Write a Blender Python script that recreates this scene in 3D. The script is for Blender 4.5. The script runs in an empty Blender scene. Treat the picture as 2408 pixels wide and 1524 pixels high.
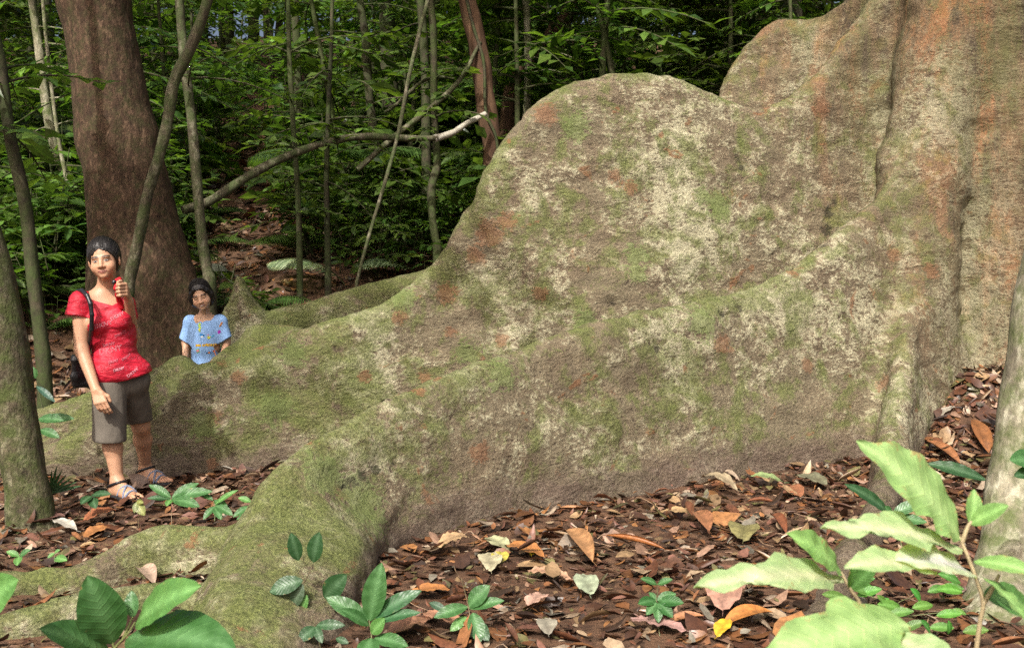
import bpy, math, random
import numpy as np
from mathutils import Vector, Matrix, noise as mnoise
from mathutils.bvhtree import BVHTree

rng = np.random.default_rng(7)
random.seed(7)
SC = bpy.context.scene
COL = SC.collection

# ------------------------------------------------------------------ camera frame
F = 2415.0; CX = 1204.0; CY = 762.0; CAMH = 1.5
TILT = math.atan(162 / F)
CA, SA = math.cos(TILT), math.sin(TILT)

def P(px, py, d):
    """world point seen at a photo position, d metres in front (along +Y)"""
    u = (px - CX) / F; v = (CY - py) / F
    dy = CA + v * SA; dz = -SA + v * CA
    t = d / dy
    return np.array([u * t, d, CAMH + dz * t])

def smooth(t, a, b):
    t = np.clip((t - a) / (b - a), 0, 1)
    return t * t * (3 - 2 * t)

# ------------------------------------------------------------------ object helpers
def link(o, parent=None):
    COL.objects.link(o)
    if parent is not None:
        o.parent = parent
    return o

def tag(o, label=None, cat=None, group=None, kind=None):
    if label: o['label'] = label
    if cat: o['category'] = cat
    if group: o['group'] = group
    if kind: o['kind'] = kind
    return o

def empty(name, loc=(0, 0, 0), label=None, cat=None, group=None):
    o = bpy.data.objects.new(name, None)
    o.empty_display_size = 0.1
    o.location = tuple(float(c) for c in loc)
    link(o)
    return tag(o, label, cat, group)

def mesh_obj(name, V, faces, mat, parent=None, col=None, smooth_sh=True, origin=None):
    """faces: list of (n,k) int arrays (k = 3 or 4)"""
    V = np.asarray(V, dtype=np.float32)
    if origin is not None:
        V = V - np.asarray(origin, dtype=np.float32)
    me = bpy.data.meshes.new(name)
    if isinstance(faces, np.ndarray): faces = [faces]
    faces = [np.asarray(f, dtype=np.int32) for f in faces if len(f)]
    nl = sum(f.size for f in faces); nf = sum(len(f) for f in faces)
    me.vertices.add(len(V)); me.loops.add(nl); me.polygons.add(nf)
    me.vertices.foreach_set('co', V.ravel())
    me.loops.foreach_set('vertex_index', np.concatenate([f.ravel() for f in faces]))
    tot = np.concatenate([np.full(len(f), f.shape[1], np.int32) for f in faces])
    start = np.concatenate([[0], np.cumsum(tot)[:-1]]).astype(np.int32)
    me.polygons.foreach_set('loop_start', start)
    me.polygons.foreach_set('loop_total', tot)
    me.polygons.foreach_set('use_smooth', np.full(nf, smooth_sh))
    if col is not None:
        a = me.color_attributes.new('Col', 'FLOAT_COLOR', 'POINT')
        c = np.ones((len(V), 4), np.float32); c[:, :3] = col
        a.data.foreach_set('color', c.ravel())
    me.update(calc_edges=True)
    me.validate()
    if mat is not None: me.materials.append(mat)
    o = bpy.data.objects.new(name, me)
    if origin is not None and parent is None:
        o.location = tuple(float(c) for c in origin)
    return link(o, parent)

def unit(v): return v / (np.linalg.norm(v) + 1e-9)

class MB:
    """collects pieces of ONE mesh"""
    def __init__(s): s.V = []; s.T = []; s.Q = []; s.C = []; s.n = 0
    def add(s, V, F_, col=(1, 1, 1)):
        V = np.asarray(V, float).reshape(-1, 3); F_ = np.asarray(F_, int)
        (s.T if F_.shape[1] == 3 else s.Q).append(F_ + s.n)
        s.V.append(V)
        c = np.asarray(col, float)
        s.C.append(np.broadcast_to(c, (len(V), 3)).copy())
        s.n += len(V)
    def arrays(s):
        return np.concatenate(s.V), [np.concatenate(x) for x in (s.T, s.Q) if x], np.concatenate(s.C)
    def build(s, name, mat, parent=None, origin=None, smooth_sh=True):
        V, F_, C = s.arrays()
        return mesh_obj(name, V, F_, mat, parent, C, smooth_sh, origin)

def catmull(pts, n):
    pts = np.asarray(pts, float)
    p = np.vstack([2 * pts[0] - pts[1], pts, 2 * pts[-1] - pts[-2]])
    k = len(pts) - 1
    t = np.linspace(0, k, n); i = np.minimum(t.astype(int), k - 1); f = (t - i)[:, None]
    a, b, c, d = p[i], p[i + 1], p[i + 2], p[i + 3]
    return .5 * (2 * b + (c - a) * f + (2 * a - 5 * b + 4 * c - d) * f ** 2 + (3 * b - a - 3 * c + d) * f ** 3)

def tube(mb, pts, rad, seg=8, n=None, bump=0.0, col=(1, 1, 1), cap=True):
    pts = np.asarray(pts, float); rad = np.broadcast_to(np.asarray(rad, float), (len(pts),))
    if n:
        q = catmull(np.hstack([pts, rad[:, None]]), n); pts, rad = q[:, :3], np.maximum(q[:, 3], 1e-4)
    m = len(pts)
    T = np.gradient(pts, axis=0); T /= np.linalg.norm(T, axis=1)[:, None] + 1e-9
    up = np.array([0.13, 0.97, .21]) if abs(T[0][1]) < .85 else np.array([1., 0.1, 0.2])
    A = np.cross(T, up); A /= np.linalg.norm(A, axis=1)[:, None] + 1e-9
    B = np.cross(T, A)
    th = np.linspace(0, 2 * np.pi, seg, endpoint=False)
    R = rad[:, None] * np.ones(seg)
    if bump:
        ph = rng.uniform(0, 6, 6)
        s = np.arange(m)[:, None]
        R = R * (1 + bump * (np.sin(s * .9 + ph[0] + 2 * th) * .4 + np.sin(s * .37 + ph[1] + th) * .5 + np.sin(3 * th + s * .2 + ph[2]) * .4))
    V = pts[:, None] + R[..., None] * (np.cos(th)[None, :, None] * A[:, None] + np.sin(th)[None, :, None] * B[:, None])
    V = V.reshape(-1, 3)
    i = np.arange(m - 1)[:, None] * seg; j = np.arange(seg)[None]; j2 = (j + 1) % seg
    Q = np.stack([i + j, i + seg + j, i + seg + j2, i + j2], -1).reshape(-1, 4)
    mb.add(V, Q, col)
    if cap:
        c = np.vstack([pts[:1], V[:seg]]); mb.add(c, [[0, 1 + (k + 1) % seg, 1 + k] for k in range(seg)], col if np.ndim(col) == 1 else (1, 1, 1))
        c = np.vstack([pts[-1:], V[-seg:]]); mb.add(c, [[0, 1 + k, 1 + (k + 1) % seg] for k in range(seg)], col if np.ndim(col) == 1 else (1, 1, 1))

# ------------------------------------------------------------------ leaves
def leaf_tpl(n=2, W=.22, fold=.25, curl=.25, tip=.75, wav=0.0, roll=0.0, peak=.45, seed=0, rag=0.0):
    """unit leaf: base at 0, along +Y, normal +Z.  returns V (m,3), faces(list)"""
    r = np.random.default_rng(seed)
    t = np.linspace(0, 1, n + 1)
    w = W * np.power(np.sin(np.pi * np.power(t, np.log(.5) / np.log(peak))), tip)
    ang = curl * t                     # bend down along the length
    y = np.concatenate([[0], np.cumsum(np.cos((ang[1:] + ang[:-1]) / 2) / n)])
    z = -np.concatenate([[0], np.cumsum(np.sin((ang[1:] + ang[:-1]) / 2) / n)])
    V = [[0, 0, 0]]; mid = []; 
    rows = []
    for k in range(1, n):
        l = w[k] * (1 + rag * r.uniform(-1, .4)); q = w[k] * (1 + rag * r.uniform(-1, .4))
        zz = z[k]
        wl = wav * math.sin(k * 1.9 + seed); wr = wav * math.sin(k * 2.3 + 1 + seed)
        if roll:
            a = roll
            V += [[-math.sin(a) / a * l, y[k], zz + l * (1 - math.cos(a)) / a], [0, y[k], zz], [math.sin(a) / a * q, y[k], zz + q * (1 - math.cos(a)) / a]]
        else:
            V += [[-l, y[k], zz + fold * l + wl], [0, y[k], zz], [q, y[k], zz + fold * q + wr]]
        rows.append(len(V) - 3)
    V.append([0, y[-1], z[-1]]); e = len(V) - 1
    T = [[0, rows[0] + 1, rows[0]], [0, rows[0] + 2, rows[0] + 1], [rows[-1], rows[-1] + 1, e], [rows[-1] + 1, rows[-1] + 2, e]]
    Q = []
    for a, b in zip(rows[:-1], rows[1:]):
        Q += [[a, a + 1, b + 1, b], [a + 1, a + 2, b + 2, b + 1]]
    return np.array(V, float), np.array(T), (np.array(Q) if Q else np.zeros((0, 4), int))

def frames(dirs, ups):
    Y = dirs / (np.linalg.norm(dirs, axis=1)[:, None] + 1e-9)
    X = np.cross(Y, ups); X /= np.linalg.norm(X, axis=1)[:, None] + 1e-9
    Z = np.cross(X, Y)
    return np.stack([X, Y, Z], 2)       # columns

def put_leaves(mb, tpl, pos, dirs, ups, size, col, wid=None):
    V, T, Q = tpl
    pos = np.asarray(pos, float); N = len(pos)
    if N == 0: return
    M = frames(np.asarray(dirs, float), np.asarray(ups, float))
    s = np.broadcast_to(np.asarray(size, float), (N,))
    VV = np.broadcast_to(V, (N,) + V.shape).copy()
    if wid is not None: VV[:, :, 0] *= np.broadcast_to(wid, (N,))[:, None]
    W = np.einsum('nij,nvj->nvi', M, VV) * s[:, None, None] + pos[:, None]
    m = len(V); off = (np.arange(N) * m)[:, None, None]
    c = np.repeat(np.broadcast_to(np.asarray(col, float), (N, 3)), m, 0)
    base = mb.n
    mb.V.append(W.reshape(-1, 3)); mb.C.append(c); mb.n += N * m
    mb.T.append((T[None] + off).reshape(-1, 3) + base)
    if len(Q): mb.Q.append((Q[None] + off).reshape(-1, 4) + base)

# ------------------------------------------------------------------ implicit surfaces
def smin(a, b, k):
    h = np.maximum(k - np.abs(a - b), 0) / k
    return np.minimum(a, b) - h * h * k * .25
def smax(a, b, k): return -smin(-a, -b, k)

def surface(f, lo, hi, res, B=8, lip=1.4, cull=None):
    """sparse naive surface nets.  f(points, block_centre or None) -> distance"""
    lo = np.asarray(lo, float); hi = np.asarray(hi, float)
    bs = res * B
    nb = np.ceil((hi - lo) / bs).astype(int)
    g = np.stack(np.meshgrid(*[np.arange(n) for n in nb], indexing='ij'), -1).reshape(-1, 3)
    cen = lo + (g + .5) * bs
    d = np.concatenate([f(c, None) for c in np.array_split(cen, max(1, len(cen) // 60000))])
    act = g[np.abs(d) < bs * .87 * lip]
    gi = np.stack(np.meshgrid(*[np.arange(B + 1)] * 3, indexing='ij'), -1).reshape(-1, 3)
    keys = []; pos = []; edges = []
    S = (nb * B + 4).astype(np.int64)
    def key(c): return (c[..., 0].astype(np.int64) * S[1] + c[..., 1]) * S[2] + c[..., 2]
    step = 1 if cull else 24
    for s in range(0, len(act), step):
        a = act[s:s + step]
        idx = a[:, None] * B + gi[None]
        pts = (lo + idx * res).reshape(-1, 3)
        v = f(pts, (lo + (a[0] + .5) * bs) if cull else None).reshape(len(a), B + 1, B + 1, B + 1)
        if v.min() > 0 or v.max() < 0: continue
        ins = v < 0
        sm = np.zeros((len(a), B, B, B, 3)); ct = np.zeros((len(a), B, B, B))
        for ax in range(3):
            o = [0, 0, 0]; o[ax] = 1
            for u in (0, 1):
                for w in (0, 1):
                    off = [0, 0, 0]; oth = [q for q in range(3) if q != ax]
                    off[oth[0]] = u; off[oth[1]] = w
                    sl0 = tuple([slice(None)] + [slice(off[q], off[q] + B) for q in range(3)])
                    sl1 = tuple([slice(None)] + [slice(off[q] + o[q], off[q] + o[q] + B) for q in range(3)])
                    a0, a1 = v[sl0], v[sl1]
                    x = (a0 < 0) != (a1 < 0)
                    if not x.any(): continue
                    t = np.where(x, a0 / np.where(x, a0 - a1, 1), 0)
                    for q in range(3):
                        sm[..., q] += np.where(x, off[q] + (t if q == ax else 0), 0)
                    ct += x
                    if u == 0 and w == 0:
                        ii = np.argwhere(x)
                        if len(ii):
                            gp = a[ii[:, 0]] * B + ii[:, 1:]
                            edges.append(np.hstack([gp, np.full((len(ii), 1), ax), ins[sl0][x][:, None].astype(int)]))
        ii = np.argwhere(ct > 0)
        if len(ii):
            gc = a[ii[:, 0]] * B + ii[:, 1:]
            keys.append(key(gc + 1))
            c = ct[ct > 0][:, None]
            pos.append(lo + (gc + sm[ct > 0] / c) * res)
    keys = np.concatenate(keys); pos = np.concatenate(pos); E = np.concatenate(edges)
    o = np.argsort(keys); keys = keys[o]; pos = pos[o]
    quads = []
    for ax in range(3):
        e = E[E[:, 3] == ax]; p = e[:, :3] + 1
        u = np.zeros(3, int); w = np.zeros(3, int); u[(ax + 1) % 3] = 1; w[(ax + 2) % 3] = 1
        cs = [key(p), key(p - u), key(p - u - w), key(p - w)]
        ids = [np.minimum(np.searchsorted(keys, c), len(keys) - 1) for c in cs]
        ok = np.all([keys[i] == c for i, c in zip(ids, cs)], 0)
        q = np.stack(ids, 1)
        fl = e[:, 4] == 0
        q[fl] = q[fl][:, ::-1]
        quads.append(q[ok])
    return pos, np.concatenate(quads)

class Sdf:
    """ordered list of round cones / ellipsoids blended smoothly, with culling per block"""
    def __init__(s): s.ops = []
    def cone(s, a, b, ra, rb, k=.02, op='+'):
        a = np.asarray(a, float); b = np.asarray(b, float); ab = b - a; L = ab @ ab + 1e-12
        def f(p):
            t = np.clip(((p - a) @ ab) / L, 0, 1)
            return np.linalg.norm(p - a - t[:, None] * ab, axis=1) - (ra + (rb - ra) * t)
        s.ops.append((f, k, op)); return s
    def chain(s, pts, rad, k=.02, k0=None):
        for i in range(len(pts) - 1):
            s.cone(pts[i], pts[i + 1], rad[i], rad[i + 1], (k0 if (i == 0 and k0) else k))
        return s
    def ell(s, c, r, R=None, k=.02, op='+'):
        c = np.asarray(c, float); r = np.asarray(r, float); R = np.eye(3) if R is None else np.asarray(R)
        def f(p):
            q = (p - c) @ R
            k0 = np.linalg.norm(q / r, axis=1); k1 = np.linalg.norm(q / (r * r), axis=1)
            return np.where(k1 > 1e-9, k0 * (k0 - 1) / np.maximum(k1, 1e-9), -r.min())
        s.ops.append((f, k, op)); return s
    def fn(s, f, k=.004, op='&'):
        s.ops.append((f, k, op)); return s
    def __call__(s, p, centre=None):
        ops = s.ops
        if centre is not None:
            c = np.asarray(centre)[None]
            h = np.linalg.norm(p[0] - centre) * 2.4
            dd = np.array([o[0](c)[0] for o in ops])
            m = min([d for d, o in zip(dd, ops) if o[2] == '+'])
            ops = [o for d, o in zip(dd, ops) if (o[2] == '+' and d < m + h + o[1]) or (o[2] == '-' and d < h + o[1]) or (o[2] == '&')]
        r = None
        for f, k, op in ops:
            v = f(p)
            if op == '+': r = v if r is None else smin(r, v, k)
            elif r is None: continue
            elif op == '-': r = smax(r, -v, k)
            else: r = smax(r, v, k)
        return r

# ------------------------------------------------------------------ materials
class Nt:
    def __init__(s, name):
        s.m = bpy.data.materials.new(name); s.m.use_nodes = True
        s.t = s.m.node_tree; s.N = s.t.nodes; s.L = s.t.links
        s.b = s.N['Principled BSDF']
    def n(s, typ, **kw):
        x = s.N.new(typ)
        for k, v in kw.items():
            if k in x.inputs.keys() if isinstance(k, str) else False: x.inputs[k].default_value = v
            else: setattr(x, k, v)
        return x
    def l(s, a, b): s.L.new(a, b)
    def coord(s, scale=(1, 1, 1), which='Object', rot=(0, 0, 0)):
        c = s.n('ShaderNodeTexCoord'); mp = s.n('ShaderNodeMapping')
        mp.inputs['Scale'].default_value = scale; mp.inputs['Rotation'].default_value = rot
        s.l(c.outputs[which], mp.inputs['Vector']); return mp.outputs['Vector']
    def noise(s, vec, scale, detail=4, rough=.55, dist=0.0):
        x = s.n('ShaderNodeTexNoise'); x.inputs['Scale'].default_value = scale
        x.inputs['Detail'].default_value = detail; x.inputs['Roughness'].default_value = rough
        x.inputs['Distortion'].default_value = dist
        s.l(vec, x.inputs['Vector']); return x.outputs['Fac']
    def ramp(s, fac, stops):
        r = s.n('ShaderNodeValToRGB'); e = r.color_ramp.elements
        while len(e) < len(stops): e.new(.5)
        for q, (p, c) in zip(e, stops):
            q.position = p; q.color = (c, c, c, 1) if np.isscalar(c) else (*c, 1)
        s.l(fac, r.inputs['Fac']); return r.outputs['Color']
    def mix(s, fac, a, b, mode='MIX'):
        x = s.n('ShaderNodeMix'); x.data_type = 'RGBA'; x.blend_type = mode
        for inp, v in ((x.inputs[0], fac), (x.inputs[6], a), (x.inputs[7], b)):
            if isinstance(v, bpy.types.NodeSocket): s.l(v, inp)
            elif np.isscalar(v): inp.default_value = v
            else: inp.default_value = (*v, 1)
        return x.outputs[2]
    def math(s, op, a, b=0.0, c=0.0, clamp=False):
        x = s.n('ShaderNodeMath'); x.operation = op; x.use_clamp = clamp
        for i, v in enumerate((a, b, c)):
            if isinstance(v, bpy.types.NodeSocket): s.l(v, x.inputs[i])
            else: x.inputs[i].default_value = v
        return x.outputs[0]
    def bump(s, h, strength=.5, dist=.02):
        x = s.n('ShaderNodeBump'); x.inputs['Strength'].default_value = strength; x.inputs['Distance'].default_value = dist
        s.l(h, x.inputs['Height']); s.l(x.outputs['Normal'], s.b.inputs['Normal'])
    def out(s, col, rough=.8, spec=.3):
        if isinstance(col, bpy.types.NodeSocket): s.l(col, s.b.inputs['Base Color'])
        else: s.b.inputs['Base Color'].default_value = (*col, 1)
        if isinstance(rough, bpy.types.NodeSocket): s.l(rough, s.b.inputs['Roughness'])
        else: s.b.inputs['Roughness'].default_value = rough
        s.b.inputs['Specular IOR Level'].default_value = spec
        return s.m

def attr(t):
    a = t.n('ShaderNodeAttribute'); a.attribute_name = 'Col'; return a.outputs['Color']

def leaf_material(name, trans=.35, rough=.38, spec=.5, vary=.35, trans_tint=(1.3, 1.35, .5), nscale=14, vein=0.0):
    t = Nt(name)
    c = attr(t)
    oi = t.n('ShaderNodeObjectInfo')
    hv = t.n('ShaderNodeHueSaturation')
    t.l(c, hv.inputs['Color'])
    t.l(t.math('MULTIPLY_ADD', oi.outputs['Random'], vary * 1.6, 1 - vary * .8), hv.inputs['Value'])
    t.l(t.math('MULTIPLY_ADD', oi.outputs['Random'], .03, .485), hv.inputs['Hue'])
    nz = t.noise(t.coord(), nscale, 3)
    col = t.mix(1.0, hv.outputs['Color'], t.ramp(nz, [(.3, (.72, .72, .7)), (.7, (1.22, 1.2, 1.15))]), 'MULTIPLY')
    t.out(col, rough, spec)
    tr = t.n('ShaderNodeBsdfTranslucent')
    t.l(t.mix(1.0, col, trans_tint, 'MULTIPLY'), tr.inputs['Color'])
    ms = t.n('ShaderNodeMixShader'); ms.inputs[0].default_value = trans
    t.l(t.b.outputs[0], ms.inputs[1]); t.l(tr.outputs[0], ms.inputs[2])
    t.l(ms.outputs[0], t.N['Material Output'].inputs['Surface'])
    return t.m

def bark_material(name, a, b, moss=(.07, .09, .03), moss_amt=.4, scale=6, stretch=.35, bump=.6, pale=None, pale_amt=.0, dist=.02):
    t = Nt(name)
    v = t.coord((1, 1, stretch))
    v2 = t.coord()
    n1 = t.noise(v, scale, 8, .62)
    n2 = t.noise(v, scale * 4.5, 8, .65)
    c = t.mix(t.ramp(n1, [(.36, 0), (.64, 1)]), a, b)
    c = t.mix(t.ramp(n2, [(.42, 0), (.62, .55)]), c, tuple(x * .45 for x in a))
    if pale is not None:
        n4 = t.noise(v, scale * 1.6, 8, .74)
        c = t.mix(t.ramp(n4, [(1 - pale_amt - .09, 0), (1 - pale_amt + .03, .9)]), c, pale)
    n3 = t.noise(v2, scale * .8, 8, .72)
    c = t.mix(t.ramp(n3, [(1 - moss_amt - .12, 0), (1 - moss_amt + .08, .9)]), c, moss)
    t.bump(t.math('ADD', n1, t.math('MULTIPLY', n2, .6)), bump, dist)
    return t.out(c, .85, .2)
# ------------------------------------------------------------------ ground shape
_gy = [-200, 7.2, 8.3, 9, 10, 12, 16, 20, 30, 45, 60, 90, 200]
_gz = [0, 0.0, .12, .42, .80, 1.40, 2.35, 3.2, 5.6, 10.0, 13.9, 18.5, 22]
def wig(x, y, s):
    return (np.sin(x * 1.3 * s + 1.7) * np.sin(y * 1.1 * s + .4) + .5 * np.sin(x * 2.9 * s + y * 1.7 * s) + .35 * np.sin(y * 4.1 * s - x * 3.3 * s + 2)) / 1.85
def ground(x, y):
    x = np.asarray(x, float); y = np.asarray(y, float)
    z = np.interp(y + .25 * np.sin(x * .9), _gy, _gz)
    z = z + .025 * wig(x, y, 2.2) * smooth(y, 2, 4) + .22 * wig(x, y, .55) * smooth(y, 9, 15) + .05 * wig(x, y, 1.7) * smooth(y, 8.5, 11)
    # heap of litter caught between the roots on the right
    z = z + .50 * np.exp(-((x - 3.75) / .75) ** 2 - ((y - 8.15) / .75) ** 2)
    z = z - .10 * smooth(y, 3.5, 5) * (1 - smooth(y, 6, 8)) * smooth(-x, 3.2, 6)
    return z
def G(px, py):
    """ground point seen at a photo position"""
    d = np.linspace(1.2, 60, 6000)
    p = P(px, py, 1.0)
    x = p[0] * d; z = CAMH + (p[2] - CAMH) * d
    k = np.argmax(z < ground(x, d))
    return np.array([x[k], d[k], float(ground(x[k], d[k]))])

t = Nt('forest_soil')
v = t.coord()
n1 = t.noise(v, 2.2, 8, .65); n2 = t.noise(v, 14, 8, .7); n3 = t.noise(v, 60, 4, .6)
vo = t.n('ShaderNodeTexVoronoi'); vo.inputs['Scale'].default_value = 16; t.l(t.coord((1, 1, .4)), vo.inputs['Vector'])
c = t.mix(t.ramp(n1, [(.35, 0), (.65, 1)]), (.030, .019, .013), (.085, .050, .032))
c = t.mix(t.ramp(n2, [(.45, 0), (.65, .8)]), c, (.13, .070, .042))
c = t.mix(t.math('MULTIPLY', t.ramp(vo.outputs['Color'], [(.3, 0), (.8, .7)]), .8), c, (.17, .095, .055))
t.bump(t.math('ADD', n2, t.math('MULTIPLY', n3, .5)), .8, .03)
M_SOIL = t.out(c, .9, .15)

def axis(parts):
    return np.unique(np.concatenate([np.arange(a, b, s) for a, b, s in parts]))
gx = axis([(-140, -30, 10), (-30, -8, 1.2), (-8, 8, .12), (8, 30, 1.2), (30, 141, 10)])
gy = axis([(-60, -6, 6), (-6, 1, .8), (1, 12, .1), (12, 26, .3), (26, 64, 1.5), (64, 200, 10)])
XX, YY = np.meshgrid(gx, gy, indexing='xy')
ZZ = ground(XX, YY)
V = np.stack([XX, YY, ZZ], -1).reshape(-1, 3)
w = len(gx); i = (np.arange(len(gy) - 1)[:, None] * w + np.arange(w - 1)[None]).ravel()
o = mesh_obj('ground', V, np.stack([i, i + 1, i + w + 1, i + w], 1), M_SOIL)
tag(o, kind='structure')

# ------------------------------------------------------------------ camera, light, world
cam = bpy.data.cameras.new('camera'); co = bpy.data.objects.new('camera', cam); link(co)
co.location = (0, 0, CAMH); co.rotation_euler = (math.pi / 2 - TILT, 0, 0)
cam.sensor_width = 36; cam.lens = 36 * F / 2408
cam.clip_start = .05; cam.clip_end = 500
cam.dof.use_dof = True; cam.dof.focus_distance = 6.3; cam.dof.aperture_fstop = 8.5
SC.camera = co
SUN = np.array([-.25, -.68, .80]); SUN = SUN / np.linalg.norm(SUN)
sl = bpy.data.lights.new('sun', 'SUN'); sl.energy = 4.2; sl.angle = math.radians(1.0); sl.color = (1, .965, .90)
so = bpy.data.objects.new('sun', sl); link(so)
so.rotation_euler = Vector(-SUN).to_track_quat('-Z', 'Y').to_euler()
W = bpy.data.worlds.new('World'); SC.world = W; W.use_nodes = True
sk = W.node_tree.nodes.new('ShaderNodeTexSky'); sk.sky_type = 'NISHITA'; sk.sun_disc = False
sk.sun_elevation = math.asin(SUN[2]); sk.sun_rotation = math.atan2(SUN[0], SUN[1])
sk.air_density = .7; sk.dust_density = 10.0; sk.ozone_density = .6
W.node_tree.links.new(sk.outputs[0], W.node_tree.nodes['Background'].inputs[0])
W.node_tree.nodes['Background'].inputs[1].default_value = .15
SC.view_settings.view_transform = 'Standard'; SC.view_settings.look = 'None'
SC.view_settings.exposure = 0.36; SC.view_settings.gamma = 1
SC.cycles.max_bounces = 6; SC.cycles.diffuse_bounces = 3; SC.cycles.glossy_bounces = 2
SC.cycles.transmission_bounces = 4; SC.cycles.transparent_max_bounces = 4
SC.cycles.sample_clamp_indirect = 4.0
SC.cycles.use_denoising = False
# ------------------------------------------------------------------ the giant buttressed tree
class Sheet:
    """a plank root: plan path with a ridge height, thin at the top and flaring to the ground"""
    def __init__(s, pts, w0=.07, flare=.16, p=1.3, n=40, k=.16, wpow=None):
        q = catmull(np.array([list(P(a, b, d)) for a, b, d in pts]), n)
        s.xy = q[:, :2]; s.z = q[:, 2]; s.w0, s.flare, s.p, s.k = w0, flare, p, k
        s.lo = q.min(0) - 1.0; s.hi = q.max(0) + 1.0
    def __call__(s, p):
        best = np.full(len(p), 1e9); h = np.zeros(len(p)); sl = np.zeros(len(p))
        for i in range(len(s.xy) - 1):
            a, b = s.xy[i], s.xy[i + 1]; ab = b - a; L = ab @ ab + 1e-9
            t = np.clip((p[:, :2] - a) @ ab / L, 0, 1)
            d = np.linalg.norm(p[:, :2] - a - t[:, None] * ab, axis=1)
            m = d < best
            best = np.where(m, d, best); h = np.where(m, s.z[i] + .025 + (s.z[i + 1] - s.z[i]) * t, h)
            sl = np.where(m, abs(s.z[i + 1] - s.z[i]) / math.sqrt(L), sl)
        tt = np.maximum(h - p[:, 2], 0)
        w = s.w0 * np.sqrt(np.clip(tt / (s.w0 * 1.4), 0.0, 1)) + s.flare * tt ** s.p
        g = 1 / np.sqrt(1 + np.minimum(sl, 3) ** 2)
        return smax((best - w) * .93, (p[:, 2] - h) * g, .07)

SH = {}
SH['front'] = Sheet([(470, 1650, 3.55), (490, 1520, 3.75), (535, 1385, 4.12), (598, 1215, 4.58), (680, 1082, 4.9), (860, 960, 5.35), (1100, 866, 5.9), (1400, 763, 6.55), (1700, 700, 7.2), (1850, 638, 7.55), (1960, 558, 7.85), (2075, 458, 8.2), (2140, 400, 8.45)], .085, .20, 1.25, k=.24)
SH['big'] = Sheet([(-260, 1120, 7.0), (60, 1062, 6.95), (210, 992, 7.0), (360, 915, 7.1), (450, 866, 7.2), (560, 838, 7.3), (700, 782, 7.5), (850, 738, 7.65), (960, 672, 7.8), (1040, 596, 7.9), (1105, 498, 8.0), (1145, 398, 8.07), (1195, 322, 8.12), (1262, 238, 8.2), (1365, 190, 8.3), (1500, 174, 8.45), (1605, 188, 8.6), (1685, 226, 8.7), (1790, 262, 8.85), (1880, 215, 9.0), (1960, 120, 9.2), (2050, 0, 9.4), (2200, -300, 9.6)], .10, .115, 1.35, 70, k=.26)
SH['back'] = Sheet([(1560, 420, 11.6), (1660, 300, 11.35), (1720, 160, 11.2), (1770, 90, 11.1), (1830, 50, 11.0), (1920, 42, 10.85), (2000, -20, 10.7), (2080, -200, 10.5)], .12, .12, 1.3, k=.26)
SH['crest'] = Sheet([(2170, 560, 8.45), (2145, 690, 8.0), (2128, 800, 7.6), (2108, 930, 7.1), (2090, 1070, 6.35), (2066, 1170, 5.65), (2025, 1250, 5.1), (1985, 1320, 4.68), (1945, 1395, 4.3), (1905, 1475, 3.92), (1890, 1590, 3.6)], .075, .13, 1.1, k=.2)
SH['right'] = Sheet([(2330, 300, 9.2), (2400, 520, 8.6), (2450, 760, 8.2), (2480, 900, 7.9), (2520, 1060, 7.2), (2600, 1300, 6.0)], .14, .12, 1.2, k=.3)
SH['toe'] = Sheet([(600, 1225, 4.72), (540, 1232, 4.75), (470, 1242, 4.78), (380, 1248, 4.8), (290, 1275, 4.72), (200, 1320, 4.6), (100, 1340, 4.55), (-160, 1350, 4.5)], .07, .15, 1.0, k=.07)
SH['low'] = Sheet([(560, 1370, 4.25), (480, 1372, 4.3), (400, 1378, 4.28), (300, 1392, 4.2), (200, 1412, 4.12), (90, 1438, 4.02), (-100, 1468, 3.92)], .05, .14, 1.0, k=.05)
SH['behind'] = Sheet([(535, 835, 8.6), (600, 768, 8.75), (640, 735, 8.9), (740, 700, 9.1), (880, 664, 9.3), (1000, 632, 9.5), (1120, 590, 9.7)], .10, .10, 1.1, k=.06)
SH['fin'] = Sheet([(528, 790, 8.72), (540, 705, 8.78), (552, 655, 8.8), (572, 650, 8.82), (602, 705, 8.84), (638, 775, 8.86)], .09, .16, 1.0, k=.08)
SH['knuckle'] = Sheet([(480, 862, 7.9), (560, 792, 8.0), (590, 764, 8.05), (680, 767, 8.05), (760, 795, 8.0)], .12, .35, .9, k=.08)
SH['left_low'] = Sheet([(-60, 1000, 7.6), (60, 975, 7.65), (150, 950, 7.7), (215, 925, 7.8), (330, 895, 7.95), (420, 840, 8.1), (480, 860, 8.2)], .10, .35, 1.0, k=.1)
TC = np.array([4.85, 9.75])
def trunk_d(p):
    x = p[:, 0] - TC[0]; y = p[:, 1] - TC[1]; z = p[:, 2]
    r = np.hypot(x, y); th = np.arctan2(y, x)
    R = 1.36 + .20 * np.exp(-np.maximum(z, 0) / .9) - .03 * np.maximum(z - 3, 0) \
        + .09 * np.cos(5 * th + .9) + .05 * np.cos(11 * th + .5 + .1 * z) + .03 * np.cos(19 * th + .2 * z)
    return (r - R) * .85
COLS = Sdf()
COLS.chain([P(2310, -700, 8.95), P(2272, -100, 8.85), P(2222, 150, 8.72), P(2168, 400, 8.55), P(2150, 620, 8.35), P(2150, 900, 8.15)], [.30, .32, .33, .33, .28, .22], .2)
COLS.chain([P(2410, -700, 8.85), P(2398, 0, 8.75), P(2385, 400, 8.6), P(2390, 900, 8.35)], [.36, .38, .38, .36], .2)
COLS.chain([P(720, 1270, 4.80), P(660, 1395, 4.34), P(605, 1525, 3.98), P(570, 1690, 3.6)], [.16, .17, .17, .16], .2)
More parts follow.
